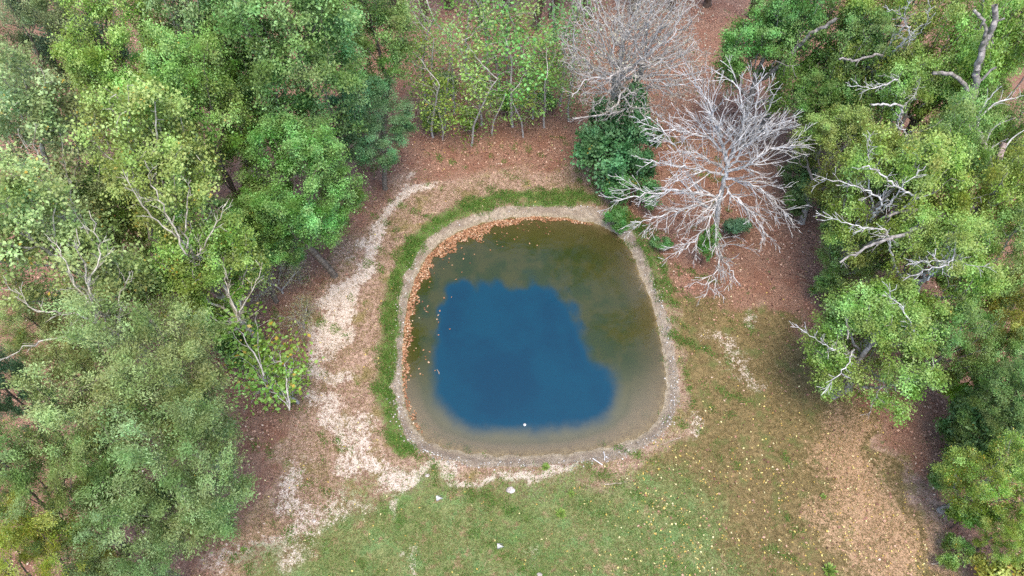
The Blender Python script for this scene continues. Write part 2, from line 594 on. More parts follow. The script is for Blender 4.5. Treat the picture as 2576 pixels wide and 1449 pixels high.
# ------------------------------------------------------------------ flat pieces: leaves, blades
def leaf_quads(c, d, n, ln, wd, fold=.0):
    """kite shaped leaves: centres c, long axis d, face normal n"""
    s = unit(np.cross(n, d))
    ln = np.broadcast_to(np.asarray(ln), (len(c),))[:, None]
    wd = np.broadcast_to(np.asarray(wd), (len(c),))[:, None]
    v = np.stack([c - d * ln * .5, c + s * wd * .5 + n * fold * wd - d * ln * .06, c + d * ln * .5, c - s * wd * .5 + n * fold * wd - d * ln * .06], 1)
    return v.reshape(-1, 3), np.arange(len(c) * 4).reshape(-1, 4)


def rand_unit(r, n):
    return unit(r.normal(size=(n, 3)))


def flat_leaves(P, z, r, ln, tilt=.35):
    n = len(P)
    nn = unit(np.column_stack([r.normal(0, tilt, (n, 2)), np.ones(n)]))
    a = r.uniform(0, 6.283, n)
    d = np.column_stack([np.cos(a), np.sin(a), np.zeros(n)])
    d = unit(d - (d * nn).sum(1, keepdims=True) * nn)
    l_ = ln * r.uniform(.6, 1.25, n)
    return leaf_quads(np.column_stack([P, z]), d, nn, l_, l_ * r.uniform(.5, .8, n), .12)


# ------------------------------------------------------------------ trees: skeletons
def grow(att, start, step, infl, kill, iters, trop=(0, 0, 0), seed=0):
    r = np.random.default_rng(seed)
    pos = [np.array(p, float) for p in start]
    par = [-1] + list(range(len(start) - 1))
    arr = np.array(pos)
    d = np.linalg.norm(att[:, None] - arr[None], axis=2)
    near = d.argmin(1)
    nd = d.min(1)
    alive = np.ones(len(att), bool)
    trop = np.array(trop)
    for _ in range(iters):
        act = alive & (nd < infl)
        if not act.any():
            break
        idx = near[act]
        cur = np.array(pos)
        dirs = unit(att[act] - cur[idx])
        acc = np.zeros((len(cur), 3))
        np.add.at(acc, idx, dirs)
        g = np.unique(idx)
        v = unit(unit(acc[g]) + trop + r.normal(0, .18, (len(g), 3)))
        new = cur[g] + v * step
        base = len(pos)
        pos.extend(new)
        par.extend(g.tolist())
        dn = np.linalg.norm(att[:, None] - new[None], axis=2)
        k = dn.argmin(1)
        m = dn[np.arange(len(att)), k]
        better = m < nd
        near[better] = base + k[better]
        nd[better] = m[better]
        alive &= nd > kill
    return np.array(pos), np.array(par)


def radii(par, rtip, rbase):
    n = len(par)
    kids = np.bincount(par[par >= 0], minlength=n)
    ntip = max((kids == 0).sum(), 2)
    p = math.log(ntip) / math.log(rbase / rtip)
    w = np.where(kids == 0, 1.0, 0.0)
    for i in range(n - 1, 0, -1):
        w[par[i]] += w[i]
    return rtip * np.maximum(w, 1) ** (1 / p), kids


def tubes(pos, par, rad, sides=5, thin=None):
    """one tapered tube piece for each link of a skeleton; verts, [faces]"""
    n = len(pos)
    main = np.full(n, -1)
    order = np.argsort(rad)
    for i in order:
        if par[i] >= 0:
            main[par[i]] = i
    dirv = np.zeros((n, 3))
    has = par >= 0
    dirv[has] = unit(pos[has] - pos[par[has]])
    dirv[~has] = (0, 0, 1)
    avg = dirv.copy()
    mm = main >= 0
    avg[mm] = unit(dirv[mm] + dirv[main[mm]])
    V, F = [], []
    off = 0
    ci = np.where(has)[0]
    if thin is None:
        groups = [(ci, sides)]
    else:
        groups = [(ci[rad[ci] >= thin], sides), (ci[rad[ci] < thin], 3)]
    for c, k in groups:
        if not len(c):
            continue
        p = par[c]
        ismain = (main[p] == c)[:, None]
        d0 = np.where(ismain, avg[p], dirv[c])
        r0 = np.where(ismain[:, 0], rad[p], np.minimum(rad[p], rad[c] * 1.15))
        d1 = avg[c]
        ref = np.tile(np.array([.31, .87, .38]), (len(c), 1))
        rings = []
        for cen, dd_, rr in ((pos[p], d0, r0), (pos[c], d1, rad[c])):
            u = unit(np.cross(dd_, ref))
            w = np.cross(dd_, u)
            ang = np.arange(k) / k * 2 * math.pi
            rings.append(cen[:, None] + rr[:, None, None] * (np.cos(ang)[None, :, None] * u[:, None] + np.sin(ang)[None, :, None] * w[:, None]))
        v = np.concatenate(rings, 1).reshape(-1, 3)
        b = off + np.arange(len(c))[:, None] * 2 * k
        a = np.arange(k)
        nxt = (a + 1) % k
        f = np.stack([b + a, b + nxt, b + k + nxt, b + k + a], 2).reshape(-1, 4)
        V.append(v)
        F.append(f)
        off += len(v)
    return np.concatenate(V), F


def lobed(r, n, Rx, zc, rz, nl, lobe=.45, low=-.7, shell=.5):
    """points filling a crown made of several lobes"""
    th = r.uniform(0, 6.283, nl) + np.arange(nl) * 2.4
    u = r.uniform(low, 1, nl)
    cr = np.sqrt(1 - np.minimum(u * u, .98)) * r.uniform(.5, .72, nl)
    cen = np.stack([cr * np.cos(th), cr * np.sin(th), u * .62], 1)
    out = []
    while len(out) < n:
        k = r.integers(nl)
        p = rand_unit(r, 1)[0] * r.uniform(shell, 1) ** .5 * lobe * r.uniform(.8, 1.15) + cen[k]
        out.append(p)
    P = np.array(out)
    return P * np.array([Rx, Rx, rz]) + np.array([0, 0, zc])


def trunk_line(r, h, step, lean=.06, wob=.05):
    n = max(int(h / step), 2)
    p = np.zeros((n + 1, 3))
    v = np.array([r.normal(0, lean), r.normal(0, lean), 1.0])
    for i in range(n):
        v = unit(v + np.append(r.normal(0, wob, 2), 0))
        p[i + 1] = p[i] + v * h / n
    return p


PROTO = {}


def make_tree(key, seed, H, hc, Rx, rz, nl, natt, nleaf, ln, wd, bark_mat, trunk_to=.55, rbase=.2, rtip=.008, step=.32, kill=.45,
              lobe=.45, low=-.7, spread=.3, up=.7, trop=(0, 0, .08), flat=.55, frond=0.0, clump=.5, bare=0.0):
    r = np.random.default_rng(seed)
    att = lobed(r, natt, Rx, hc, rz, nl, lobe, low)
    att = att[att[:, 2] > .25]
    start = trunk_line(r, hc * trunk_to, step)
    pos, par = grow(att, start, step, 30, kill, 90, trop, seed)
    rad, kids = radii(par, rtip, rbase)
    rad[0] *= 1.35
    V, F = tubes(pos, par, rad, 6, .02)
    tm = mesh_np(key + '_wood', V, F, M[bark_mat], True)
    cm = None
    if nleaf:
        seg = np.where((rad < rtip * 3.2) & (pos[:, 2] > .3))[0]
        # some twigs are bare, some carry dense clumps
        w = np.where(r.random(len(seg)) < bare, .0, r.gamma(1 / clump, clump, len(seg))) + 1e-6
        w[kids[seg] == 0] *= 1.8
        src = seg[r.choice(len(seg), nleaf, p=w / w.sum())]
        dirn = unit(pos[src] - pos[np.maximum(par[src], 0)] + 1e-6)
        off = r.normal(0, spread, (nleaf, 3)) * np.array([1, 1, flat])
        along = r.uniform(-.3, 1.0, nleaf)[:, None] * dirn * (step + frond)
        c = pos[src] + off + along
        out = unit(c - np.array([0, 0, hc * .8]))
        nrm = unit(rand_unit(r, nleaf) * .75 + np.array([0, 0, up]) + out * .3)
        d = unit(rand_unit(r, nleaf) + dirn * (.6 + 2 * frond) + np.array([0, 0, -.25]))
        d = unit(d - (d * nrm).sum(1, keepdims=True) * nrm)
        l_ = ln * r.uniform(.5, 1.45, nleaf)
        v, f = leaf_quads(c, d, nrm, l_, l_ * wd / ln * r.uniform(.8, 1.2, nleaf), .1)
        ctone = r.normal(0, .2, len(pos))[src]
        tone = np.clip(r.normal(.5, .14, nleaf) + ctone, 0, 1)
        yel = np.clip(r.random(nleaf) * .8 + .2 * r.random(len(pos))[src], 0, 1)
        cm = mesh_np(key + '_leaves', v, f, M['leaf'], False, {'tone': ('FACE', 'FLOAT', tone), 'yel': ('FACE', 'FLOAT', yel)})
    PROTO[key] = dict(wood=tm, leaves=cm, hc=hc, R=Rx, H=H)


# hardwoods of the left wood
for i in range(3):
    make_tree('broad%d' % i, 11 + i, 15, 8.6, 3.5, 5.6, 24 + i, 1300, 72000, .10, .06, 'bark_grey', .6, .2, spread=.19, lobe=.31, clump=1.1, bare=.15, trop=(0, 0, .2))
for i in range(2):
    make_tree('sycamore%d' % i, 31 + i, 15, 9, 3.1, 5.4, 17, 1100, 32000, .115, .085, 'bark_white', .8, .2, .015, spread=.25, lobe=.34, trop=(0, 0, .3), bare=.45, clump=1.0)
for i in range(2):
    make_tree('willow%d' % i, 51 + i, 14, 8.2, 3.8, 5.2, 26, 1400, 76000, .105, .038, 'bark_grey', .6, .2, spread=.17, lobe=.29, frond=.4, trop=(0, 0, .3), clump=1.5, bare=.28)
for i in range(3):
    make_tree('oak%d' % i, 71 + i, 11, 6.4, 3.8, 3.9, 20, 1200, 46000, .105, .068, 'bark_oak', .45, .3, .012, spread=.22, lobe=.32, low=-.95, clump=1.0, bare=.28)
for i in range(3):
    make_tree('slender%d' % i, 91 + i, 9, 5.2, 1.35, 4.2, 10, 130, 850, .15, .11, 'bark_twig', 1.3, .065, .008, spread=.34, lobe=.6, low=-.9, trop=(0, 0, .1), flat=.4, clump=1.0, bare=.2)
for i in range(2):
    make_tree('tall%d' % i, 111 + i, 20, 14.0, 3.0, 6.0, 14, 700, 15000, .17, .12, 'bark_brown', .92, .24, .012, spread=.3, lobe=.46, step=.4)
for i in range(3):
    make_tree('bush%d' % i, 131 + i, 2.6, 1.5, 1.3, 1.25, 10, 330, 8000, .11, .07, 'bark_brown', .25, .05, .005, step=.16, kill=.22, spread=.12, lobe=.36, low=-.8, clump=1.2, bare=.2)
make_tree('twiggy', 151, 11, 7.4, 3.9, 4.0, 17, 6000, 9000, .08, .05, 'bark_twig', .8, .24, .0115, step=.2, kill=.2, spread=.16, lobe=.44, low=-.7, bare=.4, clump=1.2)
make_tree('brush', 161, 2.0, 1.2, 1.5, 1.1, 9, 900, 2500, .07, .03, 'bark_twig', .2, .05, .005, step=.12, kill=.15, spread=.1, lobe=.5, low=-.5)


def place_tree(key, px, py, zc, rpx, col, yel, name, label, cat='tree', group=None, rz=None, sz=None, loc=None):
    p = PROTO[key]
    P = G(px, py, zc) if loc is None else np.array([loc[0], loc[1], zc])
    r_ = rpx * dist_at(P) / FPX if loc is None else rpx
    s = r_ / p['R']
    g = ground_z(np.array([[P[0], P[1]]]))[0]
    k = len(C.objects)
    root = empty(name, (P[0], P[1], g - .05), rz if rz is not None else (k * 2.399) % 6.283, (s, s, (zc / p['hc']) if sz is None else sz))
    set_props(root, label, cat, group)
    w = obj('trunk', p['wood'], root)
    if p['leaves']:
        l_ = obj('crown', p['leaves'], root)
        c = alb(*col)
        l_.color = (c[0], c[1], c[2], yel)
    return root


T = place_tree
# --- left wood, far to near
T('broad1', 150, 10, 10, 150, (90, 119, 86), .0, 'hardwood_tree', 'dusky blue-green tree at the top left corner behind paler crowns')
T('willow0', 110, 170, 9.5, 170, (128, 143, 92), .01, 'willow_oak_tree', 'pale grey-green feathery tree beside the dusky tree in the top left')
T('broad0', 330, 150, 10, 165, (139, 169, 79), .03, 'hardwood_tree', 'tall bright yellow-green tree near the top left, beside a feathery tree')
T('sycamore0', 505, 70, 11, 140, (122, 150, 92), 0.042, 'sycamore_tree', 'thin yellowing sycamore with pale branches at the top edge')
T('broad2', 730, 130, 10.5, 225, (114, 150, 81), .0, 'hardwood_tree', 'tallest dense mid-green tree at the top of the left wood')
T('broad0', 900, 60, 8.5, 150, (118, 150, 79), .01, 'hardwood_tree', 'green tree at the top edge where the left wood meets the saplings')
T('broad1', 935, 310, 4.8, 115, (92, 131, 81), .0, 'hardwood_tree', 'dark green tree on the corner of the left wood above the sandy track')
T('broad2', 530, 330, 9, 160, (122, 156, 74), .02, 'hardwood_tree', 'bright green tree in the middle of the left wood')
T('sycamore1', 130, 420, 9.5, 175, (132, 149, 92), 0.042, 'sycamore_tree', 'pale sycamore with bare white branches on the left edge, upper one')
T('broad0', 765, 470, 6.6, 160, (105, 146, 70), .0, 'hardwood_tree', 'rounded deep green tree on the wood edge beside the sandy track')
T('sycamore0', 430, 480, 9.5, 170, (139, 157, 79), 0.084, 'sycamore_tree', 'yellowest sycamore in the middle of the left wood')
T('sycamore1', 200, 690, 9.0, 200, (135, 153, 87), 0.060, 'sycamore_tree', 'broad sycamore with many bare white branches left of centre')
T('sycamore0', 545, 690, 6.5, 140, (123, 153, 68), 0.060, 'sycamore_tree', 'green sycamore flecked with yellow between the wood edge and the broad sycamore')
T('broad1', 700, 570, 4.2, 100, (99, 140, 70), .0, 'hardwood_tree', 'low green tree at the bend of the sandy track')
T('brush', 690, 690, 1.6, 85, (153, 155, 109), .0, 'brushy_shrub', 'grey twiggy shrub on the wood edge beside the sandy track', 'shrub')
T('brush', 750, 790, 1.2, 60, (140, 144, 96), .0, 'brushy_shrub', 'smaller grey twiggy shrub just below the other twiggy shrub', 'shrub')
T('slender0', 650, 900, 3.4, 100, (118, 158, 70), .10, 'maple_tree', 'thin bright green tree flecked with yellow on the wood edge left of the pond')
T('slender2', 715, 950, 2.4, 85, (114, 156, 60), .14, 'maple_tree', 'small loose yellow-green tree leaning over the dry grass left of the pond')
T('bush0', 610, 870, 1.8, 70, (104, 146, 70), .04, 'shrub', 'green shrub behind the small yellow-green trees left of the pond', 'shrub')
T('willow1', 360, 960, 8.0, 235, (126, 144, 82), .01, 'willow_oak_tree', 'feathery grey-green tree below the broad sycamore')
T('broad2', 10, 985, 8.0, 90, (86, 119, 81), .0, 'hardwood_tree', 'dark blue-green tree cut by the left edge')
T('willow0', 425, 1180, 6.5, 235, (111, 135, 77), .01, 'willow_oak_tree', 'largest feathery tree, spreading over the lower left beside the dry grass')
T('willow1', 110, 1230, 7.0, 170, (115, 138, 72), .02, 'willow_oak_tree', 'feathery green tree on the left edge near the bottom')
T('willow0', 330, 1370, 5.0, 160, (104, 128, 75), .01, 'willow_oak_tree', 'grey-green feathery tree cut by the bottom edge on the left')
T('willow1', 90, 1420, 6.5, 150, (140, 152, 55), .12, 'willow_oak_tree', 'yellow-green tree in the bottom left corner')
T('broad1', 640, 230, 8.5, 130, (110, 148, 74), .01, 'hardwood_tree', 'green tree between the tallest dense tree and the bright middle tree')
T('broad2', 310, 560, 6.0, 120, (126, 154, 72), .05, 'hardwood_tree', 'low green tree between the pale sycamores')
T('broad0', 620, 600, 5.0, 110, (114, 150, 68), .03, 'hardwood_tree', 'green tree behind the low tree at the track bend')
T('willow1', 130, 880, 6.0, 120, (130, 144, 79), .05, 'willow_oak_tree', 'pale green tree under the broad sycamore near the left edge')
T('bush1', 560, 820, 2.5, 70, (123, 157, 61), .06, 'shrub', 'green shrub under the yellow-flecked sycamore', 'shrub')
# --- saplings beyond the pond
for i, (px, py, z, rp, c, y) in enumerate([
        (1075, 225, 3.6, 62, (132, 156, 60), .07), (1130, 120, 4.8, 66, (142, 158, 80), .05), (1178, 232, 4.0, 58, (136, 160, 64), .07), (1230, 90, 5.0, 72, (112, 160, 70), .05),
        (1290, 160, 4.6, 76, (106, 166, 72), .07), (1335, 70, 5.2, 66, (140, 162, 80), .05), (1375, 200, 3.6, 58, (124, 158, 68), .06), (1420, 90, 5.0, 66, (104, 150, 78), .03),
        (1045, 60, 5.5, 66, (126, 154, 74), .04), (1160, 10, 5.5, 66, (116, 156, 66), .04), (1280, -10, 5.5, 70, (120, 158, 70), .04), (1400, -10, 5.5, 70, (108, 152, 74), .04), (1318, 245, 3.0, 50, (132, 158, 66), .06),
        (1105, 275, 2.4, 44, (144, 162, 60), .12), (1455, 20, 5.5, 62, (110, 152, 78), .03), (1235, 262, 2.4, 44, (122, 156, 64), .06), (1440, 190, 3.4, 50, (118, 150, 78), .04), (1105, 170, 4.5, 52, (120, 150, 70), .04),
        (1205, 160, 4.5, 56, (150, 164, 84), .06), (1345, 140, 4.6, 56, (128, 160, 70), .05), (1255, 20, 6, 60, (128, 158, 76), .04), (1060, 140, 5, 50, (138, 156, 74), .05)]):
    c = (int(c[0] * .90), int(c[1] * .97), int(c[2] * 1.05))
    where = 'towards the left wood' if px < 1150 else 'towards the twiggy tree' if px > 1360 else 'midway along the far wood'
    depth_ = 'front-row sapling' if py > 190 else 'slender sapling behind the front row' if py > 80 else 'slender sapling at the top edge'
    T('slender%d' % (i % 3), px, py, z, rp, c, y, 'sapling_tree', depth_ + ', ' + where + ' beyond the pond', 'tree', 'saplings beyond the pond')
for px, py, rp, c, lab in ((1090, 300, 36, (104, 138, 66), 'low green bush at the wood edge nearest the left wood, beyond the pond'), (1180, 300, 30, (116, 146, 60), 'yellowish low bush among the sapling feet beyond the pond'),
                           (1270, 255, 34, (98, 140, 64), 'low mid-green bush under the middle saplings'), (1375, 255, 32, (104, 142, 70), 'low green bush under the saplings nearest the twiggy tree'), (1130, 200, 34, (102, 134, 68), 'dull green bush deeper among the saplings')):
    T('bush%d' % (px % 3), px, py, .9, rp, c, .06, 'shrub', lab, 'shrub')
# --- tall trunks behind them; their crowns reach over the top edge and show in the water
for i, (px, py, h) in enumerate([(1345, 70, 22), (1065, 60, 22), (1215, 60, 22), (1480, 40, 23), (1890, 40, 23), (1130, 20, 24),
                                 (1270, 30, 24), (1390, 40, 24), (1590, 30, 24), (1690, 20, 24), (1000, 30, 23), (1780, 10, 24)]):
    b0 = G(px, py)
    T('tall%d' % (i % 2), 0, 0, 14.0 * h / 20, 3.3, (104, 140, 72), .02, 'forest_tree', 'tall straight trunk rising out of view at the top edge beyond the saplings', 'tree', 'tall trees beyond the pond', loc=b0)
# --- right side
T('oak0', 1940, 150, 6.0, 150, (99, 142, 67), .0, 'oak_tree', 'dense dark green oak at the top, right of the leaf-covered lane')
T('oak1', 2030, 30, 8.0, 140, (94, 135, 65), .0, 'oak_tree', 'dark green oak at the top edge behind the dense oak')
T('oak2', 2080, 260, 4.6, 130, (96, 133, 62), .0, 'oak_tree', 'dark green oak between the dense oak and the pale oaks')
T('oak1', 2240, 90, 8.0, 170, (141, 159, 73), .01, 'oak_tree', 'light green oak with bare branches at the top right')
T('oak0', 2390, 150, 8.5, 150, (127, 161, 70), .01, 'oak_tree', 'bright green oak left of the forked grey trunk')
T('oak2', 2540, 120, 9.0, 150, (119, 150, 65), .01, 'oak_tree', 'green oak around the forked grey trunk at the top right corner')
T('oak0', 2100, 390, 5.0, 125, (127, 148, 70), .01, 'oak_tree', 'olive-green oak behind the white dead tree')
T('oak2', 2270, 300, 6.5, 140, (123, 154, 70), .01, 'oak_tree', 'green oak with a pale horizontal limb above the spreading oak')
T('oak1', 2430, 340, 6.0, 120, (106, 138, 62), .01, 'oak_tree', 'shaded green oak behind the broken snag')
T('oak0', 2540, 370, 6.5, 100, (112, 142, 65), .03, 'oak_tree', 'green oak cut by the right edge beside the broken snag')
T('oak1', 2240, 480, 7.0, 175, (137, 161, 73), .02, 'oak_tree', 'spreading oak with pale dead limbs right of the dead tree')
T('oak2', 2480, 520, 7.0, 150, (139, 159, 68), .03, 'oak_tree', 'olive-green oak on the right edge below the broken snag')
T('oak0', 2330, 680, 6.0, 160, (125, 154, 67), .02, 'oak_tree', 'oak with bare crooked limbs in the middle of the right side')
T('oak2', 2200, 860, 4.6, 190, (121, 154, 70), .01, 'oak_tree', 'lowest spreading oak overhanging the brown grass on the right')
T('oak1', 2400, 860, 4.6, 110, (106, 138, 68), .01, 'oak_tree', 'shaded oak between the lowest spreading oak and the right edge')
T('oak0', 2560, 800, 5.0, 90, (150, 150, 65), .10, 'oak_tree', 'yellowish oak cut by the right edge at mid height')
T('broad2', 2520, 1010, 4.2, 110, (92, 120, 58), .01, 'hardwood_tree', 'dark green tree on the right edge above the yellowing tree')
T('bush1', 2440, 965, 1.8, 62, (132, 177, 57), .01, 'shrub', 'bright lime-green shrub beside the dark tree on the right edge', 'shrub')
T('oak1', 2500, 1195, 4.0, 118, (122, 148, 58), .10, 'hardwood_tree', 'yellowing green tree low on the right edge')
T('bush2', 2545, 1130, 1.8, 70, (89, 128, 65), .0, 'shrub', 'deep green shrub behind the yellowing tree on the right edge', 'shrub')
T('bush2', 2500, 1090, 2.6, 100, (98, 128, 70), .01, 'shrub', 'wide dull green shrub between the dark tree and the yellowing tree', 'shrub')
T('bush1', 2440, 1300, 1.4, 60, (121, 150, 59), .06, 'shrub', 'green shrub below the yellowing tree', 'shrub')
T('bush0', 2430, 1150, 1.3, 55, (102, 134, 57), .02, 'shrub', 'low green shrub left of the yellowing tree', 'shrub')
T('bush2', 2560, 1435, 1.6, 90, (150, 160, 70), .2, 'shrub', 'yellow-leaved shrub in the bottom right corner', 'shrub')
T('oak1', 2150, 620, 3.4, 105, (116, 146, 74), .01, 'oak_tree', 'low olive oak filling the gap left of the crooked-limbed oak')
T('oak2', 2330, 420, 7.2, 130, (122, 154, 78), .02, 'oak_tree', 'olive-green oak between the spreading oak and the broken snag')
T('oak0', 2150, 180, 6.5, 120, (108, 144, 74), .01, 'oak_tree', 'green oak between the dense dark oak and the light oak at the top right')
T('oak1', 2500, 660, 6.0, 120, (124, 152, 76), .03, 'oak_tree', 'light olive oak on the right edge beside the crooked-limbed oak')
T('oak2', 2550, 930, 4.0, 95, (110, 140, 70), .03, 'oak_tree', 'dull green oak cut by the right edge above the dark tree')
T('broad1', 2560, 1330, 3.2, 85, (124, 148, 56), .08, 'hardwood_tree', 'yellow-green tree on the right edge just above the bottom corner')
T('bush0', 2370, 1200, .8, 36, (104, 138, 66), .03, 'shrub', 'low green shrub in the litter nearest the bare tan patch', 'shrub')
T('bush2', 2400, 1385, .9, 42, (112, 144, 66), .05, 'shrub', 'low green shrub near the bottom right corner', 'shrub')
T('bush1', 2400, 1060, 1.5, 55, (94, 130, 70), .02, 'shrub', 'green shrub left of the dark tree on the right edge', 'shrub')
T('bush2', 2050, 500, 1.6, 70, (96, 124, 68), .02, 'shrub', 'green shrub below the olive oak behind the dead tree', 'shrub')
T('bush0', 2090, 720, 1.4, 55, (108, 140, 72), .02, 'shrub', 'green shrub at the wood edge above the lowest oak', 'shrub')
# --- around the dead trees
T('twiggy', 1605, 110, 7.4, 205, (146, 142, 124), .02, 'twiggy_tree', 'nearly bare grey-brown tree with a haze of fine twigs at the top', sz=1.0)
T('bush0', 1530, 405, 1.8, 95, (84, 134, 82), .03, 'evergreen_bush', 'dark evergreen bush above the pond, largest of the bushes at the dead trees', 'bush', sz=1.5)
T('bush1', 1575, 310, 3.4, 62, (76, 124, 72), .02, 'evergreen_bush', 'tall ivy-green bush climbing beside the twiggy tree', 'bush', sz=2.2)
T('bush2', 1500, 340, 2.4, 58, (84, 130, 78), .02, 'evergreen_bush', 'ragged green bush leaning left below the twiggy tree', 'bush', sz=1.9)
T('bush1', 1605, 400, 2.2, 60, (80, 126, 76), .03, 'evergreen_bush', 'upright evergreen bush against the twiggy tree trunk', 'bush', sz=1.9)
T('bush2', 1595, 470, 1.4, 70, (84, 132, 72), .06, 'evergreen_bush', 'evergreen bush flecked with yellow between the pond and the dead tree', 'bush')
T('bush0', 1550, 540, .8, 38, (86, 136, 66), .05, 'evergreen_bush', 'small green bush overhanging the pond corner', 'bush')
T('bush1', 1855, 570, .8, 40, (84, 122, 86), .0, 'evergreen_bush', 'round blue-green bush under the dead tree', 'bush')
T('bush2', 1665, 605, .5, 28, (92, 134, 70), .02, 'shrub', 'low green shrub on the bank below the dead tree', 'shrub')
T('bush0', 1780, 615, 1.6, 30, (98, 150, 70), .02, 'shrub', 'narrow green vine shrub at the foot of the dead tree', 'shrub', sz=1.2)
T('bush1', 2010, 440, 1.0, 55, (92, 116, 62), .01, 'shrub', 'low dark shrub in the leaf litter right of the dead tree', 'shrub')
T('bush2', 1490, 350, .8, 34, (92, 140, 84), .0, 'shrub', 'small green shrub in the litter left of the twiggy tree', 'shrub')


# ------------------------------------------------------------------ hand placed limbs with twigs
class Skel:
    def __init__(self, seed):
        self.r = np.random.default_rng(seed)
        self.pos, self.par, self.rad = [], [], []

    def add(self, p, par, r_):
        self.pos.append(np.array(p, float)); self.par.append(par); self.rad.append(r_)
        return len(self.pos) - 1

    def path(self, pts, r0, r1, par=-1, step=.22, jit=.03):
        pts = [np.array(p, float) for p in pts]
        ids = []
        tot = sum(np.linalg.norm(b - a) for a, b in zip(pts[:-1], pts[1:]))
        # Catmull-Rom through the points
        ext = [2 * pts[0] - pts[1]] + pts + [2 * pts[-1] - pts[-2]]
        k = par if par >= 0 else self.add(pts[0], -1, r0)
        ids.append(k)
        run = 0
        for i in range(1, len(ext) - 2):
            p0, p1, p2, p3 = ext[i - 1:i + 3]
            n = max(int(np.linalg.norm(p2 - p1) / step), 1)
            for j in range(1, n + 1):
                u = j / n
                q = .5 * (2 * p1 + (p2 - p0) * u + (2 * p0 - 5 * p1 + 4 * p2 - p3) * u * u + (3 * p1 - p0 - 3 * p2 + p3) * u ** 3)
                q = q + self.r.normal(0, jit, 3)
                run += np.linalg.norm(p2 - p1) / n
                k = self.add(q, k, r0 + (r1 - r0) * min(run / tot, 1) ** .8)
                ids.append(k)
        return ids

    def twigs(self, ids, n, length, level=2, start=.2, up=.15, ang=(.45, .9), rmin=.008, step=.16):
        r = self.r
        m = len(ids)
        for q in range(n):
            f = start + (1 - start) * (q + r.random()) / n
            i = ids[min(int(f * (m - 1)), m - 1)]
            p = self.par[i]
            if p < 0:
                continue
            d = unit(self.pos[i] - self.pos[p])
            side = unit(np.cross(d, r.normal(size=3)))
            a = r.uniform(*ang)
            v = unit(d * math.cos(a) + side * math.sin(a) + np.array([0, 0, up]))
            ln = length * r.uniform(.55, 1.2) * (1.1 - .55 * f)
            r0 = max(self.rad[i] * .6, rmin * 1.2)
            pts = [self.pos[i]]
            cnt = max(int(ln / step), 2)
            for j in range(cnt):
                v = unit(v * 1.0 + d * .06 + r.normal(0, .13, 3) + np.array([0, 0, up * .12]))
                pts.append(pts[-1] + v * step)
            k = i
            sub = [i]
            for j, pt in enumerate(pts[1:]):
                k = self.add(pt, k, max(r0 * (1 - .8 * (j + 1) / cnt), rmin))
                sub.append(k)
            if level > 1:
                self.twigs(sub, max(int(cnt * .75), 2), ln * .5, level - 1, .1, up, ang, rmin, step)

    def mesh(self, name, mat, sides=6):
        V, F = tubes(np.array(self.pos), np.array(self.par), np.array(self.rad), sides, .02)
        return mesh_np(name, V, F, M[mat], True)


def W(root, px, py, z):
    return G(px, py, z) - np.array(root.location)


# the white dead tree: a trunk and eleven main limbs, each limb one part with its own twigs
base = G(1798, 615)
dead = empty('dead_tree', (base[0], base[1], 0))
set_props(dead, 'large bleached white dead tree with spreading bare branches beside the pond', 'dead tree')
sk = Skel(3)
sk.path([W(dead, 1798, 618, -.1), W(dead, 1802, 560, 1.4), W(dead, 1812, 500, 3.2), W(dead, 1826, 440, 4.8), W(dead, 1830, 405, 5.8)], .16, .09, jit=.02)
obj('trunk', sk.mesh('dead_trunk', 'deadwood', 8), dead)
limbs = [
    ([(1830, 410, 5.7), (1808, 325, 7.6), (1787, 270, 8.8), (1760, 225, 9.6), (1748, 190, 10.2)], .13, 16, 1.5),
    ([(1832, 415, 5.6), (1862, 340, 7.3), (1872, 285, 8.6), (1858, 225, 9.8), (1842, 195, 10.2)], .11, 14, 1.4),
    ([(1834, 420, 5.4), (1885, 350, 7.0), (1902, 270, 8.8), (1908, 200, 10.0)], .10, 14, 1.4),
    ([(1832, 430, 5.2), (1880, 415, 6.0), (1940, 375, 7.0), (2025, 362, 7.4)], .11, 15, 1.4),
    ([(1826, 400, 5.9), (1790, 352, 6.9), (1730, 335, 7.5), (1645, 322, 8.0)], .09, 15, 1.5),
    ([(1824, 440, 4.9), (1760, 425, 6.0), (1690, 415, 6.7), (1620, 405, 7.0)], .09, 15, 1.4),
    ([(1814, 495, 3.4), (1750, 485, 4.3), (1690, 480, 5.0), (1610, 490, 5.2), (1545, 505, 5.2)], .11, 18, 1.5),
    ([(1808, 520, 2.6), (1740, 520, 3.4), (1660, 545, 3.8), (1585, 560, 3.8)], .09, 16, 1.3),
    ([(1828, 450, 4.6), (1880, 460, 5.0), (1930, 490, 5.0), (1985, 550, 4.4)], .09, 14, 1.3),
    ([(1826, 470, 4.1), (1850, 500, 4.4), (1890, 540, 4.2), (1930, 595, 3.6)], .09, 14, 1.2),
    ([(1812, 480, 3.9), (1790, 545, 3.6), (1760, 590, 3.2), (1710, 640, 2.6)], .08, 14, 1.2),
    ([(1800, 590, .8), (1812, 640, 1.4), (1800, 690, 1.8), (1770, 745, 1.8)], .08, 15, 1.1),
    ([(1806, 640, 1.1), (1830, 670, 1.5), (1862, 715, 1.6)], .05, 9, .9),
    ([(1836, 390, 6.2), (1930, 330, 7.8), (1990, 300, 8.2)], .07, 12, 1.2),
    ([(1822, 425, 5.3), (1760, 390, 6.4), (1700, 370, 7.4), (1650, 300, 8.4)], .07, 12, 1.3)]
for i, (pts, r0, nt, tl) in enumerate(limbs):
    sk = Skel(40 + i)
    ids = sk.path([W(dead, *p) for p in pts], r0 * .72, .02, jit=.045)
    sk.twigs(ids, int(nt * 1.3), tl * 1.6, 2, .08, .05, (.3, .9), .0115, .17)
    obj('limb', sk.mesh('dead_limb', 'deadwood'), dead)

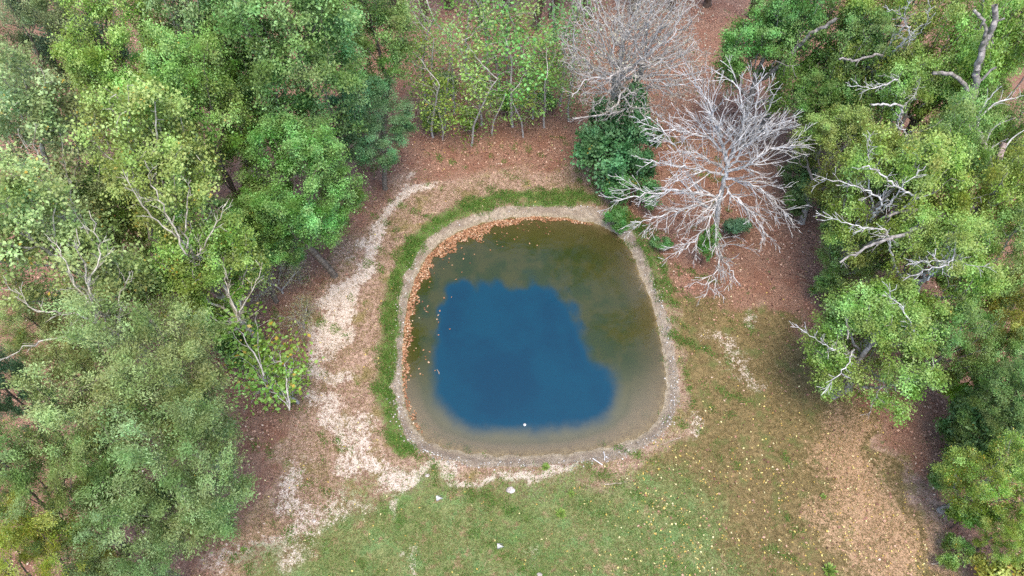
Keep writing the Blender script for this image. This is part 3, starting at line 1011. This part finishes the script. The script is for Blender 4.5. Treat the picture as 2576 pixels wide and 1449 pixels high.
# the broken snag on the right edge, and the stub beside it
sb_ = G(2500, 470)
snag = empty('broken_snag', (sb_[0], sb_[1], 0))
set_props(snag, 'broken grey dead trunk with white bare branches near the right edge', 'dead tree')
sk = Skel(5)
sk.path([W(snag, 2500, 500, 0), W(snag, 2488, 425, 6.6), W(snag, 2470, 360, 7.6), W(snag, 2452, 312, 8.4)], .26, .15, jit=.02)
obj('trunk', sk.mesh('snag_trunk', 'bark_oak', 9), snag)
for i, (pts, r0, nt, tl) in enumerate([
        ([(2462, 330, 8.1), (2462, 290, 8.8), (2490, 245, 9.6), (2520, 215, 10.2)], .07, 7, .8), ([(2462, 300, 8.6), (2500, 262, 9.2), (2576, 240, 9.6)], .05, 8, .8),
        ([(2478, 360, 7.6), (2500, 320, 8.4), (2545, 300, 8.8)], .05, 8, .6), ([(2482, 385, 7.2), (2505, 365, 7.6), (2522, 352, 7.9)], .04, 4, .4), ([(2480, 385, 7.2), (2455, 375, 7.5)], .08, 0, .3)]):
    sk = Skel(60 + i)
    ids = sk.path([W(snag, *p) for p in pts], r0, .015, step=.14, jit=.015)
    if nt:
        sk.twigs(ids, nt, tl, 1, .2, .2, (.4, .9), .01)
    obj('limb', sk.mesh('snag_limb', 'deadwood'), snag)
sb2 = G(2535, 470)
stub = empty('broken_stub', (sb2[0], sb2[1], 0))
set_props(stub, 'short broken pinkish trunk stub beside the grey snag', 'dead tree')
sk = Skel(6)
sk.path([W(stub, 2535, 500, 0), W(stub, 2513, 420, 6.4), W(stub, 2526, 360, 7.6)], .17, .13, jit=.01)
obj('trunk', sk.mesh('stub_trunk', 'deadwood_pink', 8), stub)
sk = Skel(7)
sk.path([W(stub, 2520, 385, 7.2), W(stub, 2545, 350, 7.8), W(stub, 2580, 325, 8.2)], .05, .02, jit=.01)
obj('limb', sk.mesh('stub_limb', 'deadwood', 6), stub)

# big bare limbs that show on the oaks
def oak_of(words):
    return next(o for o in C.objects if o.get('label', '').startswith(words))


def oak_limb(tree, pts, r0, r1, nt=6, tl=.9, mat='bark_oak', level=1, seed=1):
    mw = tree.matrix_basis.copy()
    inv = np.array(mw.inverted())
    sk = Skel(seed)
    if mat == 'deadwood':
        r0, r1, nt, tl = r0 * .62, r1 * .7, int(nt * 1.3), tl * 1.15
    w0 = [G(*p) for p in pts]
    root_ = np.array([tree.location[0], tree.location[1], w0[0][2] * .6])      # every limb grows out of its own trunk
    mid_ = root_ * .45 + w0[0] * .55 + np.array([0, 0, -.25])
    ids = sk.path([root_, mid_] + w0, r0 * 1.25, r1, step=.18, jit=.035)
    if nt:
        sk.twigs(ids, nt, tl, level, .42, .12, (.4, .95), .009)
    V, F = tubes(np.array(sk.pos), np.array(sk.par), np.array(sk.rad), 7, .02)
    V = V @ inv[:3, :3].T + inv[:3, 3]
    obj('bare_limb', mesh_np('bare_limb', V, F, M[mat], True), tree)


q = oak_of('spreading oak')
for k, (pts, r0, r1, nt, tl, mat) in enumerate([
        ([(2300, 500, 8.0), (2250, 465, 9.0), (2200, 425, 9.8), (2170, 420, 10.2)], .10, .03, 8, .9, 'deadwood'), ([(2215, 510, 8.0), (2180, 480, 8.6), (2120, 460, 9.2), (2065, 448, 9.4)], .09, .02, 12, .9, 'deadwood'),
        ([(2186, 400, 9.0), (2184, 370, 10), (2186, 330, 11)], .06, .02, 9, .7, 'deadwood'), ([(2280, 360, 9.0), (2275, 330, 10), (2262, 300, 11)], .05, .015, 6, .5, 'deadwood'),
        ([(2258, 490, 9.0), (2285, 455, 9.8), (2330, 420, 10.0)], .06, .02, 6, .7, 'deadwood')]):
    oak_limb(q, pts, r0, r1, nt, tl, mat, 2, 200 + k)
q = oak_of('oak with bare crooked')
for k, (pts, r0, r1, nt, tl, mat) in enumerate([
        ([(2375, 545, 7.2), (2310, 575, 7.6), (2240, 600, 7.8), (2190, 620, 7.6), (2140, 645, 7.2), (2115, 660, 7.0)], .15, .04, 9, .9, 'bark_oak'),
        ([(2230, 585, 7.4), (2180, 575, 7.8), (2120, 560, 8.2), (2055, 535, 8.4)], .08, .02, 14, .8, 'deadwood'),
        ([(2400, 625, 7.8), (2390, 660, 8.2), (2350, 675, 8.4), (2280, 700, 8.2)], .08, .02, 12, .7, 'deadwood'), ([(2380, 660, 8.0), (2330, 655, 8.6), (2290, 665, 9)], .06, .015, 10, .6, 'deadwood'),
        ([(2360, 535, 7.0), (2290, 530, 7.4), (2230, 545, 7.6)], .10, .05, 3, .5, 'bark_oak'), ([(2400, 650, 7.9), (2440, 670, 8.2), (2490, 665, 8.6)], .05, .015, 8, .6, 'deadwood'),
        ([(2300, 830, 6.4), (2270, 775, 7.2), (2240, 745, 7.8), (2260, 715, 8.4)], .07, .02, 8, .6, 'deadwood')]):
    oak_limb(q, pts, r0, r1, nt, tl, mat, 2, 220 + k)
q = oak_of('lowest spreading')
for k, (pts, r0, r1, nt, tl, mat) in enumerate([
        ([(2145, 880, 4.4), (2130, 920, 4.6), (2070, 985, 4.8)], .06, .02, 7, .6, 'deadwood'), ([(2075, 865, 5.6), (2030, 840, 6.2), (2000, 815, 6.6)], .05, .015, 9, .6, 'deadwood'),
        ([(2220, 960, 4.4), (2205, 1000, 4.4), (2180, 1045, 4.2)], .04, .012, 5, .5, 'bark_oak'), ([(2290, 960, 4.6), (2265, 950, 4.8), (2255, 985, 4.8)], .05, .02, 3, .4, 'bark_oak'), ([(2130, 800, 5.6), (2135, 850, 5.6)], .05, .03, 2, .4, 'bark_oak')]):
    oak_limb(q, pts, r0, r1, nt, tl, mat, 2, 240 + k)
q = oak_of('green oak around the forked')
for k, (pts, r0, r1, nt, tl, mat) in enumerate([
        ([(2440, 300, 7.5), (2448, 245, 8.6), (2455, 190, 9.8), (2475, 110, 11.2), (2505, 50, 12.2), (2500, 12, 12.8)], .20, .11, 0, .5, 'bark_oak'), ([(2448, 245, 8.6), (2425, 215, 9.2), (2400, 190, 9.6), (2345, 182, 9.8)], .12, .08, 2, .5, 'bark_oak'),
        ([(2452, 215, 9.2), (2480, 190, 9.8), (2505, 170, 10.2)], .09, .05, 2, .5, 'bark_oak'), ([(2480, 95, 11.4), (2472, 50, 12.2), (2445, 25, 12.6)], .09, .06, 0, .4, 'bark_oak'), ([(2505, 50, 12.2), (2530, 42, 12.4)], .07, .04, 0, .4, 'bark_oak')]):
    oak_limb(q, pts, r0, r1, nt, tl, mat, 1, 260 + k)
q = oak_of('light green oak with bare')
for k, (pts, r0, r1, nt, tl, mat) in enumerate([
        ([(2290, 85, 10.5), (2275, 50, 11.4), (2290, -10, 12.6)], .08, .02, 10, .9, 'deadwood'), ([(2275, 55, 11.2), (2250, 30, 11.8), (2225, 20, 12.2)], .05, .015, 8, .7, 'deadwood'), ([(2320, 75, 10.6), (2335, 40, 11.4), (2335, -10, 12.4)], .05, .015, 8, .7, 'deadwood'),
        ([(2220, 140, 8.5), (2160, 150, 9), (2110, 145, 9.4)], .08, .04, 4, .7, 'bark_oak')]):
    oak_limb(q, pts, r0, r1, nt, tl, mat, 2, 280 + k)
q = oak_of('green oak with a pale')
for k, (pts, r0, r1, nt, tl, mat) in enumerate([
        ([(2270, 272, 8.4), (2230, 262, 8.8), (2190, 264, 9)], .09, .06, 1, .4, 'deadwood'), ([(2260, 205, 9.0), (2220, 215, 9.2), (2190, 220, 9.4), (2130, 215, 9.4)], .07, .02, 14, .8, 'deadwood'), ([(2310, 215, 9), (2295, 245, 9.0), (2270, 270, 8.8)], .05, .015, 8, .6, 'deadwood')]):
    oak_limb(q, pts, r0, r1, nt, tl, mat, 2, 300 + k)
q = oak_of('dense dark green oak')
for k, (pts, r0, r1, nt, tl, mat) in enumerate([
        ([(2030, 92, 8.0), (2065, 70, 8.6), (2105, 45, 9.2)], .10, .08, 2, .6, 'bark_oak'), ([(1950, 155, 8.4), (1990, 170, 8.6), (2000, 195, 8.6)], .04, .015, 4, .5, 'bark_oak')]):
    oak_limb(q, pts, r0, r1, nt, tl, mat, 1, 320 + k)
for words, sd, limbs_ in (
        ('pale sycamore', 400, [([(150, 560, 10.5), (118, 480, 11.2), (78, 400, 12.4), (42, 325, 13.4)], .06, 9), ([(150, 540, 10.5), (125, 450, 11.6), (92, 380, 12.6), (85, 310, 13.6)], .05, 8), ([(190, 560, 10), (180, 480, 11.2), (160, 400, 12.4)], .05, 8)]),
        ('broad sycamore', 420, [([(262, 860, 9.5), (232, 760, 10.8), (205, 660, 12.2), (190, 580, 13)], .07, 10), ([(225, 730, 11), (250, 640, 12), (225, 530, 13.2)], .05, 9), ([(240, 780, 10.6), (180, 700, 11.6), (140, 600, 12.6)], .05, 9),
                               ([(300, 880, 9.5), (200, 850, 10.4), (100, 860, 11), (10, 900, 11.2)], .06, 10), ([(280, 840, 9.8), (190, 790, 11), (90, 780, 11.8), (20, 720, 12.2)], .05, 10), ([(300, 850, 9.8), (300, 760, 11), (330, 680, 12)], .05, 8)]),
        ('yellowest sycamore', 440, [([(470, 640, 9.5), (430, 560, 10.8), (390, 480, 12), (365, 400, 13)], .06, 9), ([(470, 620, 9.5), (470, 540, 10.8), (480, 450, 12.2)], .05, 8), ([(450, 600, 10), (360, 520, 11.4), (310, 430, 12.6)], .05, 8), ([(500, 640, 9.2), (540, 570, 10.4), (575, 500, 11.2)], .05, 8)]),
        ('thin yellowing', 460, [([(510, 190, 9.5), (495, 110, 11), (480, 40, 12.4), (470, -10, 13)], .06, 9), ([(525, 180, 9.5), (540, 100, 11), (590, 40, 12)], .05, 9), ([(505, 180, 9.8), (450, 100, 11.2), (435, 50, 12)], .05, 8), ([(525, 160, 10), (560, 130, 10.6), (580, 95, 11)], .04, 7)]),
        ('green sycamore', 480, [([(600, 800, 7), (570, 720, 8), (560, 650, 8.8)], .05, 8), ([(600, 790, 7), (640, 720, 7.6), (660, 660, 8.2)], .04, 8)])):
    q = oak_of(words)
    for k, (pts, r0, nt) in enumerate(limbs_):
        oak_limb(q, pts, r0, .016, nt, 1.0, 'bark_white', 2, sd + k)
q = oak_of('nearly bare grey-brown')
for k, (pts, r0, r1, nt, tl, mat) in enumerate([
        ([(1622, 160, 6.6), (1570, 175, 7.4), (1530, 195, 7.8), (1480, 200, 8.2), (1440, 245, 8.0)], .09, .02, 18, 1.1, 'bark_twig'), ([(1620, 250, 4.4), (1640, 205, 5.8), (1690, 215, 6.2), (1770, 200, 6.8)], .08, .03, 10, .9, 'deadwood'),
        ([(1622, 160, 6.6), (1600, 110, 8.0), (1570, 70, 9.4), (1545, 40, 10)], .08, .02, 18, 1.1, 'bark_twig'), ([(1626, 130, 7.2), (1650, 90, 8.4), (1690, 50, 9.6), (1740, 20, 10.2)], .08, .02, 18, 1.1, 'bark_twig'),
        ([(1625, 130, 7.2), (1628, 70, 9.0), (1640, 10, 10.6)], .08, .02, 18, 1.1, 'bark_twig'), ([(1600, 330, 3.0), (1615, 280, 4.4), (1625, 265, 5.0), (1617, 235, 5.6)], .05, .04, 0, .4, 'deadwood'),
        ([(1615, 260, 4.0), (1560, 280, 5.0), (1500, 290, 5.4), (1440, 300, 5.4)], .07, .02, 18, 1.0, 'bark_twig')]):
    oak_limb(q, pts, r0, r1, nt, tl, mat, 2, 340 + k)

# ------------------------------------------------------------------ scatters on the ground
M['litter'] = tone_material('fallen_leaf', [alb(86, 56, 48), alb(140, 98, 82), alb(180, 132, 110), alb(214, 172, 146), alb(242, 216, 192)], .7)
M['orange_leaf'] = tone_material('floating_leaf', [alb(78, 52, 38), alb(132, 88, 62), alb(172, 122, 86), alb(200, 158, 122), alb(236, 212, 180)], .5)
M['yellow_leaf'] = tone_material('yellow_leaf', [alb(196, 150, 84), alb(226, 196, 96), alb(240, 222, 140), alb(244, 232, 180)], .6)
M['blade'] = tone_material('grass_blade', [alb(66, 108, 38), alb(98, 148, 58), alb(130, 170, 76), alb(170, 192, 106)], .6, .3)
M['dry_blade'] = tone_material('dry_blade', [alb(104, 96, 56), alb(136, 126, 76), alb(166, 148, 102), alb(196, 178, 138)], .8, .2)
M['lawn_blade'] = tone_material('lawn_blade', [alb(78, 106, 46), alb(110, 140, 68), alb(146, 166, 92), alb(188, 188, 128)], .7, .25)
M['pebble'] = tone_material('pebble', [alb(140, 130, 120), alb(186, 178, 168), alb(222, 216, 206), alb(244, 240, 234)], .8)
R2 = np.random.default_rng(99)


def sample(n, x0, x1, y0, y1, weight):
    """n random ground points, kept in proportion to weight(P) in 0..1"""
    out = []
    tot = 0
    while tot < n:
        P = np.column_stack([R2.uniform(x0, x1, n), R2.uniform(y0, y1, n)])
        P = P[R2.random(n) < weight(P)]
        out.append(P)
        tot += len(P)
        if len(out) > 40:
            break
    return np.concatenate(out)[:n]


def clumpy(P, k, s):
    r = np.random.default_rng(s)
    v = sum(np.sin(P @ r.normal(0, k, 2) + r.uniform(0, 6.28)) for _ in range(6)) / 2.4
    return np.clip(.5 + .5 * v, 0, 1)


def in_view(P, m=1.0):
    d = P[:, 1] * cp + CAM_H * sp
    return (np.abs(P[:, 0]) / d < .78 * m) & (P[:, 1] > 5) & (P[:, 1] < 50)


def w_litter(P):
    a_, b2 = masks_at(P)
    return np.clip(a_[:, 0] * (.4 + .6 * clumpy(P, 1.4, 3)) + .06 * (b2[:, 0] > .5), 0, 1) * (b2[:, 2] < .3) * in_view(P)


P = sample(70000, -30, 30, 5, 48, w_litter)
v, f = flat_leaves(P, z_at(P) + R2.uniform(.01, .05, len(P)), R2, .12)
set_props(obj('leaf_litter', mesh_np('leaf_litter', v, f, M['litter'], False, {'tone': ('FACE', 'FLOAT', np.clip(R2.normal(.42, .22, len(P)), 0, 1))})),
          'brown fallen leaves covering the ground under the trees', 'leaves', kind='stuff')


def w_yellow(P):
    a_, b2 = masks_at(P)
    return np.clip(.9 * b2[:, 0] * sstep(-P[:, 1], -17, -8) + .35 * a_[:, 3] * sstep(P[:, 0], -1, 4) + .08, 0, 1) * (b2[:, 2] < .3) * (.25 + .75 * clumpy(P, 1.1, 8)) * in_view(P)


P = sample(1600, -14, 20, 6, 32, w_yellow)
v, f = flat_leaves(P, z_at(P) + .03, R2, .088, .4)
set_props(obj('yellow_leaves', mesh_np('yellow_leaves', v, f, M['yellow_leaf'], False, {'tone': ('FACE', 'FLOAT', R2.random(len(P)))})),
          'small yellow leaves sprinkled over the lawn', 'leaves', kind='stuff')

# floating leaves blown against the far left shore
shore = poly([(1490, 566), (1420, 552), (1340, 548), (1250, 558), (1180, 577), (1120, 607), (1078, 648), (1048, 705), (1030, 765), (1020, 830), (1016, 900), (1018, 980), (1030, 1040), (1060, 1090)], WATER_Z)
wid = np.array([.12, .22, .25, .45, .75, .7, .5, .42, .36, .34, .3, .22, .22, .2])
den = np.array([.5, .8, .9, 1, 1, 1, 1, .9, .8, .7, .6, .3, .25, .15])
cum = np.concatenate([[0], np.cumsum(np.linalg.norm(np.diff(shore, axis=0), axis=1))])
N = 9000
s = R2.uniform(0, cum[-1], N)
w_ = np.interp(s, cum, wid)
keep = R2.random(N) < np.interp(s, cum, den * wid / .75)
s, w_ = s[keep], w_[keep]
pt = np.column_stack([np.interp(s, cum, shore[:, 0]), np.interp(s, cum, shore[:, 1])])
cen = WATERLINE.mean(0)
inw = unit(cen - pt)
wavy = .75 + .25 * np.sin(s * 3.1) + .15 * np.sin(s * 7.7)
pt = pt + inw * (np.abs(R2.beta(1.1, 1.5, len(s))) * w_ * 1.5 * wavy - .08)[:, None]
stray = sample(130, -6, 6, 16, 31, lambda P: np.clip(1 - (-sdist(P, WATERLINE)) / 2.5, 0, 1) * (sdist(P, WATERLINE) < -.1) * (P[:, 0] < 2.5))
pt = np.concatenate([pt, stray])
v, f = flat_leaves(pt, np.maximum(z_at(pt), WATER_Z) + R2.uniform(.008, .035, len(pt)), R2, .11, .2)
set_props(obj('floating_leaves', mesh_np('floating_leaves', v, f, M['orange_leaf'], False, {'tone': ('FACE', 'FLOAT', np.clip(R2.normal(.5, .22, len(pt)), 0, 1))})),
          'orange-brown leaves floating in a drift along the far left shore', 'leaves', kind='stuff')


def blades(P, h, wd, tone, name, mat, label, lean=.5):
    n = len(P)
    z = z_at(P)
    a = R2.uniform(0, 6.283, n)
    hh = h * R2.uniform(.5, 1.3, n)
    s_ = np.column_stack([np.cos(a), np.sin(a), np.zeros(n)]) * (wd * R2.uniform(.6, 1.3, n))[:, None] * .5
    tip = np.column_stack([R2.normal(0, lean, n) * hh, R2.normal(0, lean, n) * hh, hh])
    b0 = np.column_stack([P, z - .01])
    v = np.stack([b0 - s_, b0 + s_, b0 + tip], 1).reshape(-1, 3)
    f = np.arange(n * 3).reshape(-1, 3)
    set_props(obj(name, mesh_np(name, v, f, M[mat], False, {'tone': ('FACE', 'FLOAT', np.clip(tone, 0, 1))})), label, 'grass', kind='stuff')


def w_lush(P):
    a_, b2 = masks_at(P)
    return sstep(a_[:, 2] * (1 - .85 * a_[:, 3]) + (.5 * clumpy(P, 5.0, 5) + .5 * clumpy(P, 1.8, 6) - .5) * 1.7, .25, 1.35)


P = sample(60000, -12, 12, 7, 32, w_lush)
blades(P, .11, .032, np.clip(R2.normal(.42, .2, len(P)) + .25 * (clumpy(P, 1.6, 12) - .5), 0, 1), 'lush_grass', 'blade', 'lush green grass fringing the pond bank', .55)


def w_lawn(P):
    a_, b2 = masks_at(P)
    return np.clip(a_[:, 3] * (.2 + .8 * clumpy(P, 1.8, 21)), 0, 1) * (b2[:, 2] < .2) * in_view(P)


P = sample(50000, -14, 12, 5, 15, w_lawn)
blades(P, .08, .03, np.clip(R2.normal(.5, .24, len(P)), 0, 1), 'lawn_grass', 'lawn_blade', 'short green lawn grass in front of the pond', .8)


def w_dry(P):
    a_, b2 = masks_at(P)
    return np.clip((1 - a_[:, 0]) * (1 - a_[:, 1] * .8) * (1 - .4 * a_[:, 3]) * (1 - b2[:, 2]), 0, 1) * (.3 + .7 * clumpy(P, 1.5, 31)) * in_view(P)


P = sample(110000, -16, 18, 5, 32, w_dry)
blades(P, .08, .03, np.clip(R2.normal(.45, .22, len(P)), 0, 1), 'dry_grass', 'dry_blade', 'thin dry brown grass over the clearing', .9)

# pale gravel along the rim of the bank
n = 1700
k = R2.integers(0, len(BANK), n)
tt = R2.random(n)[:, None]
pb = BANK[k] * (1 - tt) + np.roll(BANK, -1, 0)[k] * tt
pb = pb + unit(cen - pb) * (R2.normal(.06, .15, n))[:, None]
keepw = np.where(pb[:, 1] > 22, .35, 1.0)
pb = pb[R2.random(n) < keepw]
n = len(pb)
oct_v = np.array([[1, 0, 0], [0, 1, 0], [-1, 0, 0], [0, -1, 0], [0, 0, .7], [0, 0, -.6]])
oct_f = np.array([[0, 1, 4], [1, 2, 4], [2, 3, 4], [3, 0, 4], [1, 0, 5], [2, 1, 5], [3, 2, 5], [0, 3, 5]])
sc = R2.gamma(3, .009, n).clip(.01, .06)
a = R2.uniform(0, 6.28, n)
ov = oct_v[None] * R2.uniform(.7, 1.3, (n, 6, 1)) * sc[:, None, None]
ov = np.stack([ov[..., 0] * np.cos(a)[:, None] - ov[..., 1] * np.sin(a)[:, None], ov[..., 0] * np.sin(a)[:, None] + ov[..., 1] * np.cos(a)[:, None], ov[..., 2]], 2)
ov += np.column_stack([pb, z_at(pb) + .005])[:, None]
of = (np.arange(n)[:, None, None] * 6 + oct_f[None]).reshape(-1, 3)
set_props(obj('gravel', mesh_np('gravel', ov.reshape(-1, 3), of, M['pebble'], False, {'tone': ('FACE', 'FLOAT', np.repeat(R2.random(n), 8))})),
          'pale gravel along the rim of the pond bank', 'gravel', kind='stuff')


# ------------------------------------------------------------------ small things
def plain(name, a_, b2, scale=9, rough=.7):
    t = NT(name)
    return t.done(t.principled(t.mix(t.ramp(t.noise(scale, 4), .35, .65), a_, b2), rough, .3, t.bump(t.noise(scale * 3, 3), .3, .01)))


M['stone'] = plain('pale_stone', alb(160, 148, 140), alb(226, 214, 204), 7, .9)
M['marker'] = plain('white_board', alb(226, 216, 208), alb(250, 246, 242), 5, .5)
M['pipe'] = plain('white_plastic', alb(228, 226, 222), alb(250, 250, 250), 4, .35)
M['stick'] = plain('weathered_stick', alb(150, 132, 112), alb(206, 190, 170), 12, .85)
M['log'] = plain('rotten_log', alb(96, 72, 58), alb(170, 138, 112), 9, .9)
M['weed'] = tone_material('weed_leaf', [alb(104, 140, 56), alb(150, 182, 84), alb(190, 214, 120)], .5, .3)


def rock(name, px, py, r_, label, flat=.5, seed=0):
    import bmesh
    bm = bmesh.new()
    bmesh.ops.create_icosphere(bm, subdivisions=3, radius=1)
    rr = np.random.default_rng(seed)
    k = rr.normal(0, 1.6, (5, 3)); ph = rr.uniform(0, 6, 5)
    for vt in bm.verts:
        c = np.array(vt.co)
        s_ = 1 + .12 * sum(math.sin(float(c @ k[i]) + ph[i]) for i in range(5)) * .7
        vt.co = (c[0] * s_ * r_, c[1] * s_ * r_ * .75, c[2] * s_ * r_ * flat)
    me = bpy.data.meshes.new(name); bm.to_mesh(me); bm.free()
    me.materials.append(M['stone'])
    p = G(px, py)
    o = obj(name, me, loc=(p[0], p[1], ground_z(p[None, :2])[0] + r_ * flat * .25))
    set_props(o, label, 'stone')


rock('stone', 1284, 1232, .19, 'flat pale stone on the grass just below the pond', .45, 2)
rock('stone', 1357, 1446, .10, 'small pale stone at the bottom edge of the lawn', .5, 3)
rock('stone', 790, 1310, .09, 'little white stone on the dry grass at lower left', .5, 4)
rock('stone', 1075, 1195, .10, 'little white stone on the sandy lower rim of the pond', .5, 5)


def marker(px, py, rz, label, s_=1.0):
    p = G(px, py)
    # a folded triangle of board standing as a little tent, with thickness
    o = empty('triangle_marker', (p[0], p[1], ground_z(p[None, :2])[0]), rz)
    set_props(o, label, 'marker', 'white triangle markers on the lawn')
    for sgn in (-1, 1):
        apex = np.array([-.10, 0, .30]) * s_
        a_ = np.array([-.13, sgn * .13, 0]) * s_
        b2 = np.array([.17, sgn * .05, 0]) * s_
        nn = unit(np.cross(b2 - a_, apex - a_)) * .006
        v = np.array([a_, b2, apex, a_ + nn, b2 + nn, apex + nn])
        obj('panel', mesh_np('panel', v, [np.array([[0, 1, 2], [3, 5, 4]]), np.array([[0, 3, 4, 1], [1, 4, 5, 2], [2, 5, 3, 0]])], M['marker']), o)


marker(1104, 1250, .2, 'small white triangular marker on the lawn nearest the pond')
marker(1258, 1372, .1, 'small white triangular marker further down the lawn', 1.0)


def stick(name, pts, r0, r1, mat, label, cat, twigs=0, tl=.3, seed=1, z=.02, jit=.012):
    b0 = G(*pts[0])
    root_z = 0
    sk = Skel(seed)
    W_ = []
    for p in pts:
        q_ = G(p[0], p[1])
        zz = max(float(ground_z(q_[None, :2])[0]), WATER_Z) + (p[2] if len(p) > 2 else z)
        W_.append(np.array([q_[0], q_[1], zz]) - np.array([b0[0], b0[1], 0]))
    ids = sk.path(W_, r0, r1, step=.1, jit=jit)
    if twigs:
        sk.twigs(ids, twigs, tl, 1, .2, .2, (.4, .9), .008, .08)
    o = obj(name, sk.mesh(name, mat, 7), loc=(b0[0], b0[1], 0))
    set_props(o, label, cat)


stick('white_stick', [(1520, 1132), (1522, 1148), (1520, 1158)], .022, .02, 'pipe', 'short upright-looking white stick lying at the lower waterline', 'stick', jit=.002)
stick('white_stick', [(1492, 1152), (1505, 1163), (1516, 1170)], .022, .02, 'pipe', 'white stick lying aslant on the sandy lower bank', 'stick', jit=.002)
stick('fallen_branch', [(1522, 1218), (1560, 1214), (1592, 1208)], .028, .015, 'stick', 'fallen grey branch on the grass below the lower right pond corner', 'branch', 2, .2, 4)
stick('fallen_branch', [(1712, 1100), (1680, 1112), (1650, 1124)], .025, .012, 'stick', 'thin fallen branch on the bank at the lower right pond corner', 'branch', 2, .2, 5)
stick('floating_stick', [(1098, 922), (1103, 930), (1104, 934)], .018, .012, 'stick', 'tiny stick floating on the left side of the blue water', 'stick')
stick('log', [(2005, 690), (2030, 702)], .07, .06, 'log', 'short dark log lying in the leaf litter at the wood edge on the right', 'log', z=.05)
stick('log', [(2015, 712), (2040, 722)], .06, .05, 'log', 'second short log just below the dark log at the wood edge', 'log', z=.05)
stick('fallen_branch', [(2340, 1420), (2400, 1412), (2470, 1425), (2520, 1432)], .03, .012, 'stick', 'fallen bare branch with twigs at the bottom right', 'branch', 9, .5, 8, .12)
stick('fallen_branch', [(1600, 655), (1620, 690), (1606, 730)], .018, .01, 'stick', 'thin twig in the shallows along the right shore', 'branch', 5, .35, 9, -.02)


def float_ball():
    import bmesh
    p = G(1320, 1069, WATER_Z)
    o = empty('fishing_float', (p[0], p[1], WATER_Z))
    set_props(o, 'small white float bobbing near the lower edge of the blue water', 'float')
    for nm, z0, r_, mt in (('body', .03, .065, 'pipe'), ('stem', .09, .018, 'log')):
        bm = bmesh.new()
        bmesh.ops.create_uvsphere(bm, u_segments=16, v_segments=10, radius=r_)
        for vt in bm.verts:
            if nm == 'stem':
                vt.co.z *= 2.2
            else:
                vt.co.z *= .85
            vt.co.z += z0
        me = bpy.data.meshes.new(nm); bm.to_mesh(me); bm.free()
        me.materials.append(M[mt])
        me.polygons.foreach_set('use_smooth', np.ones(len(me.polygons), bool))
        obj(nm, me, o)


float_ball()


def weed(px, py, r_, nl, label, seed):
    rr = np.random.default_rng(seed)
    p = G(px, py)
    a = rr.uniform(0, 6.283, nl)
    el = rr.uniform(.15, 1.2, nl)
    d = np.column_stack([np.cos(a) * np.cos(el), np.sin(a) * np.cos(el), np.sin(el)])
    c = d * (rr.uniform(.3, 1, nl) * r_)[:, None] + np.array([0, 0, .02])
    nn = unit(np.cross(np.cross(d, [0, 0, 1.0]), d) + 1e-5)
    v, f = leaf_quads(c, d, nn, r_ * .55, r_ * .2, .1)
    o = empty('weed_plant', (p[0], p[1], ground_z(p[None, :2])[0]))
    set_props(o, label, 'weed')
    obj('foliage', mesh_np('foliage', v, f, M['weed'], False, {'tone': ('FACE', 'FLOAT', rr.random(nl))}), o)
    sk = Skel(seed)
    sk.path([(0, 0, -.02), (.01, 0, r_ * .3), (0, .01, r_ * .7)], .012, .005, step=.05, jit=.002)
    obj('stem', sk.mesh('stem', 'stick', 5), o)


weed(1411, 1292, .24, 150, 'pale green leafy weed standing out on the lawn right of the stone', 1)
weed(1437, 1242, .18, 90, 'pale weed on the lawn between the pond and the larger pale weed', 2)
weed(1373, 1176, .2, 110, 'green tuft of weed on the sandy lower bank', 3)
weed(2085, 1436, .3, 160, 'broad leafy weed at the bottom edge on the right', 4)
weed(2070, 1250, .15, 70, 'small green weed on the edge of the bare tan patch', 5)
weed(615, 1385, .16, 80, 'small green weed on the dry grass at lower left', 6)
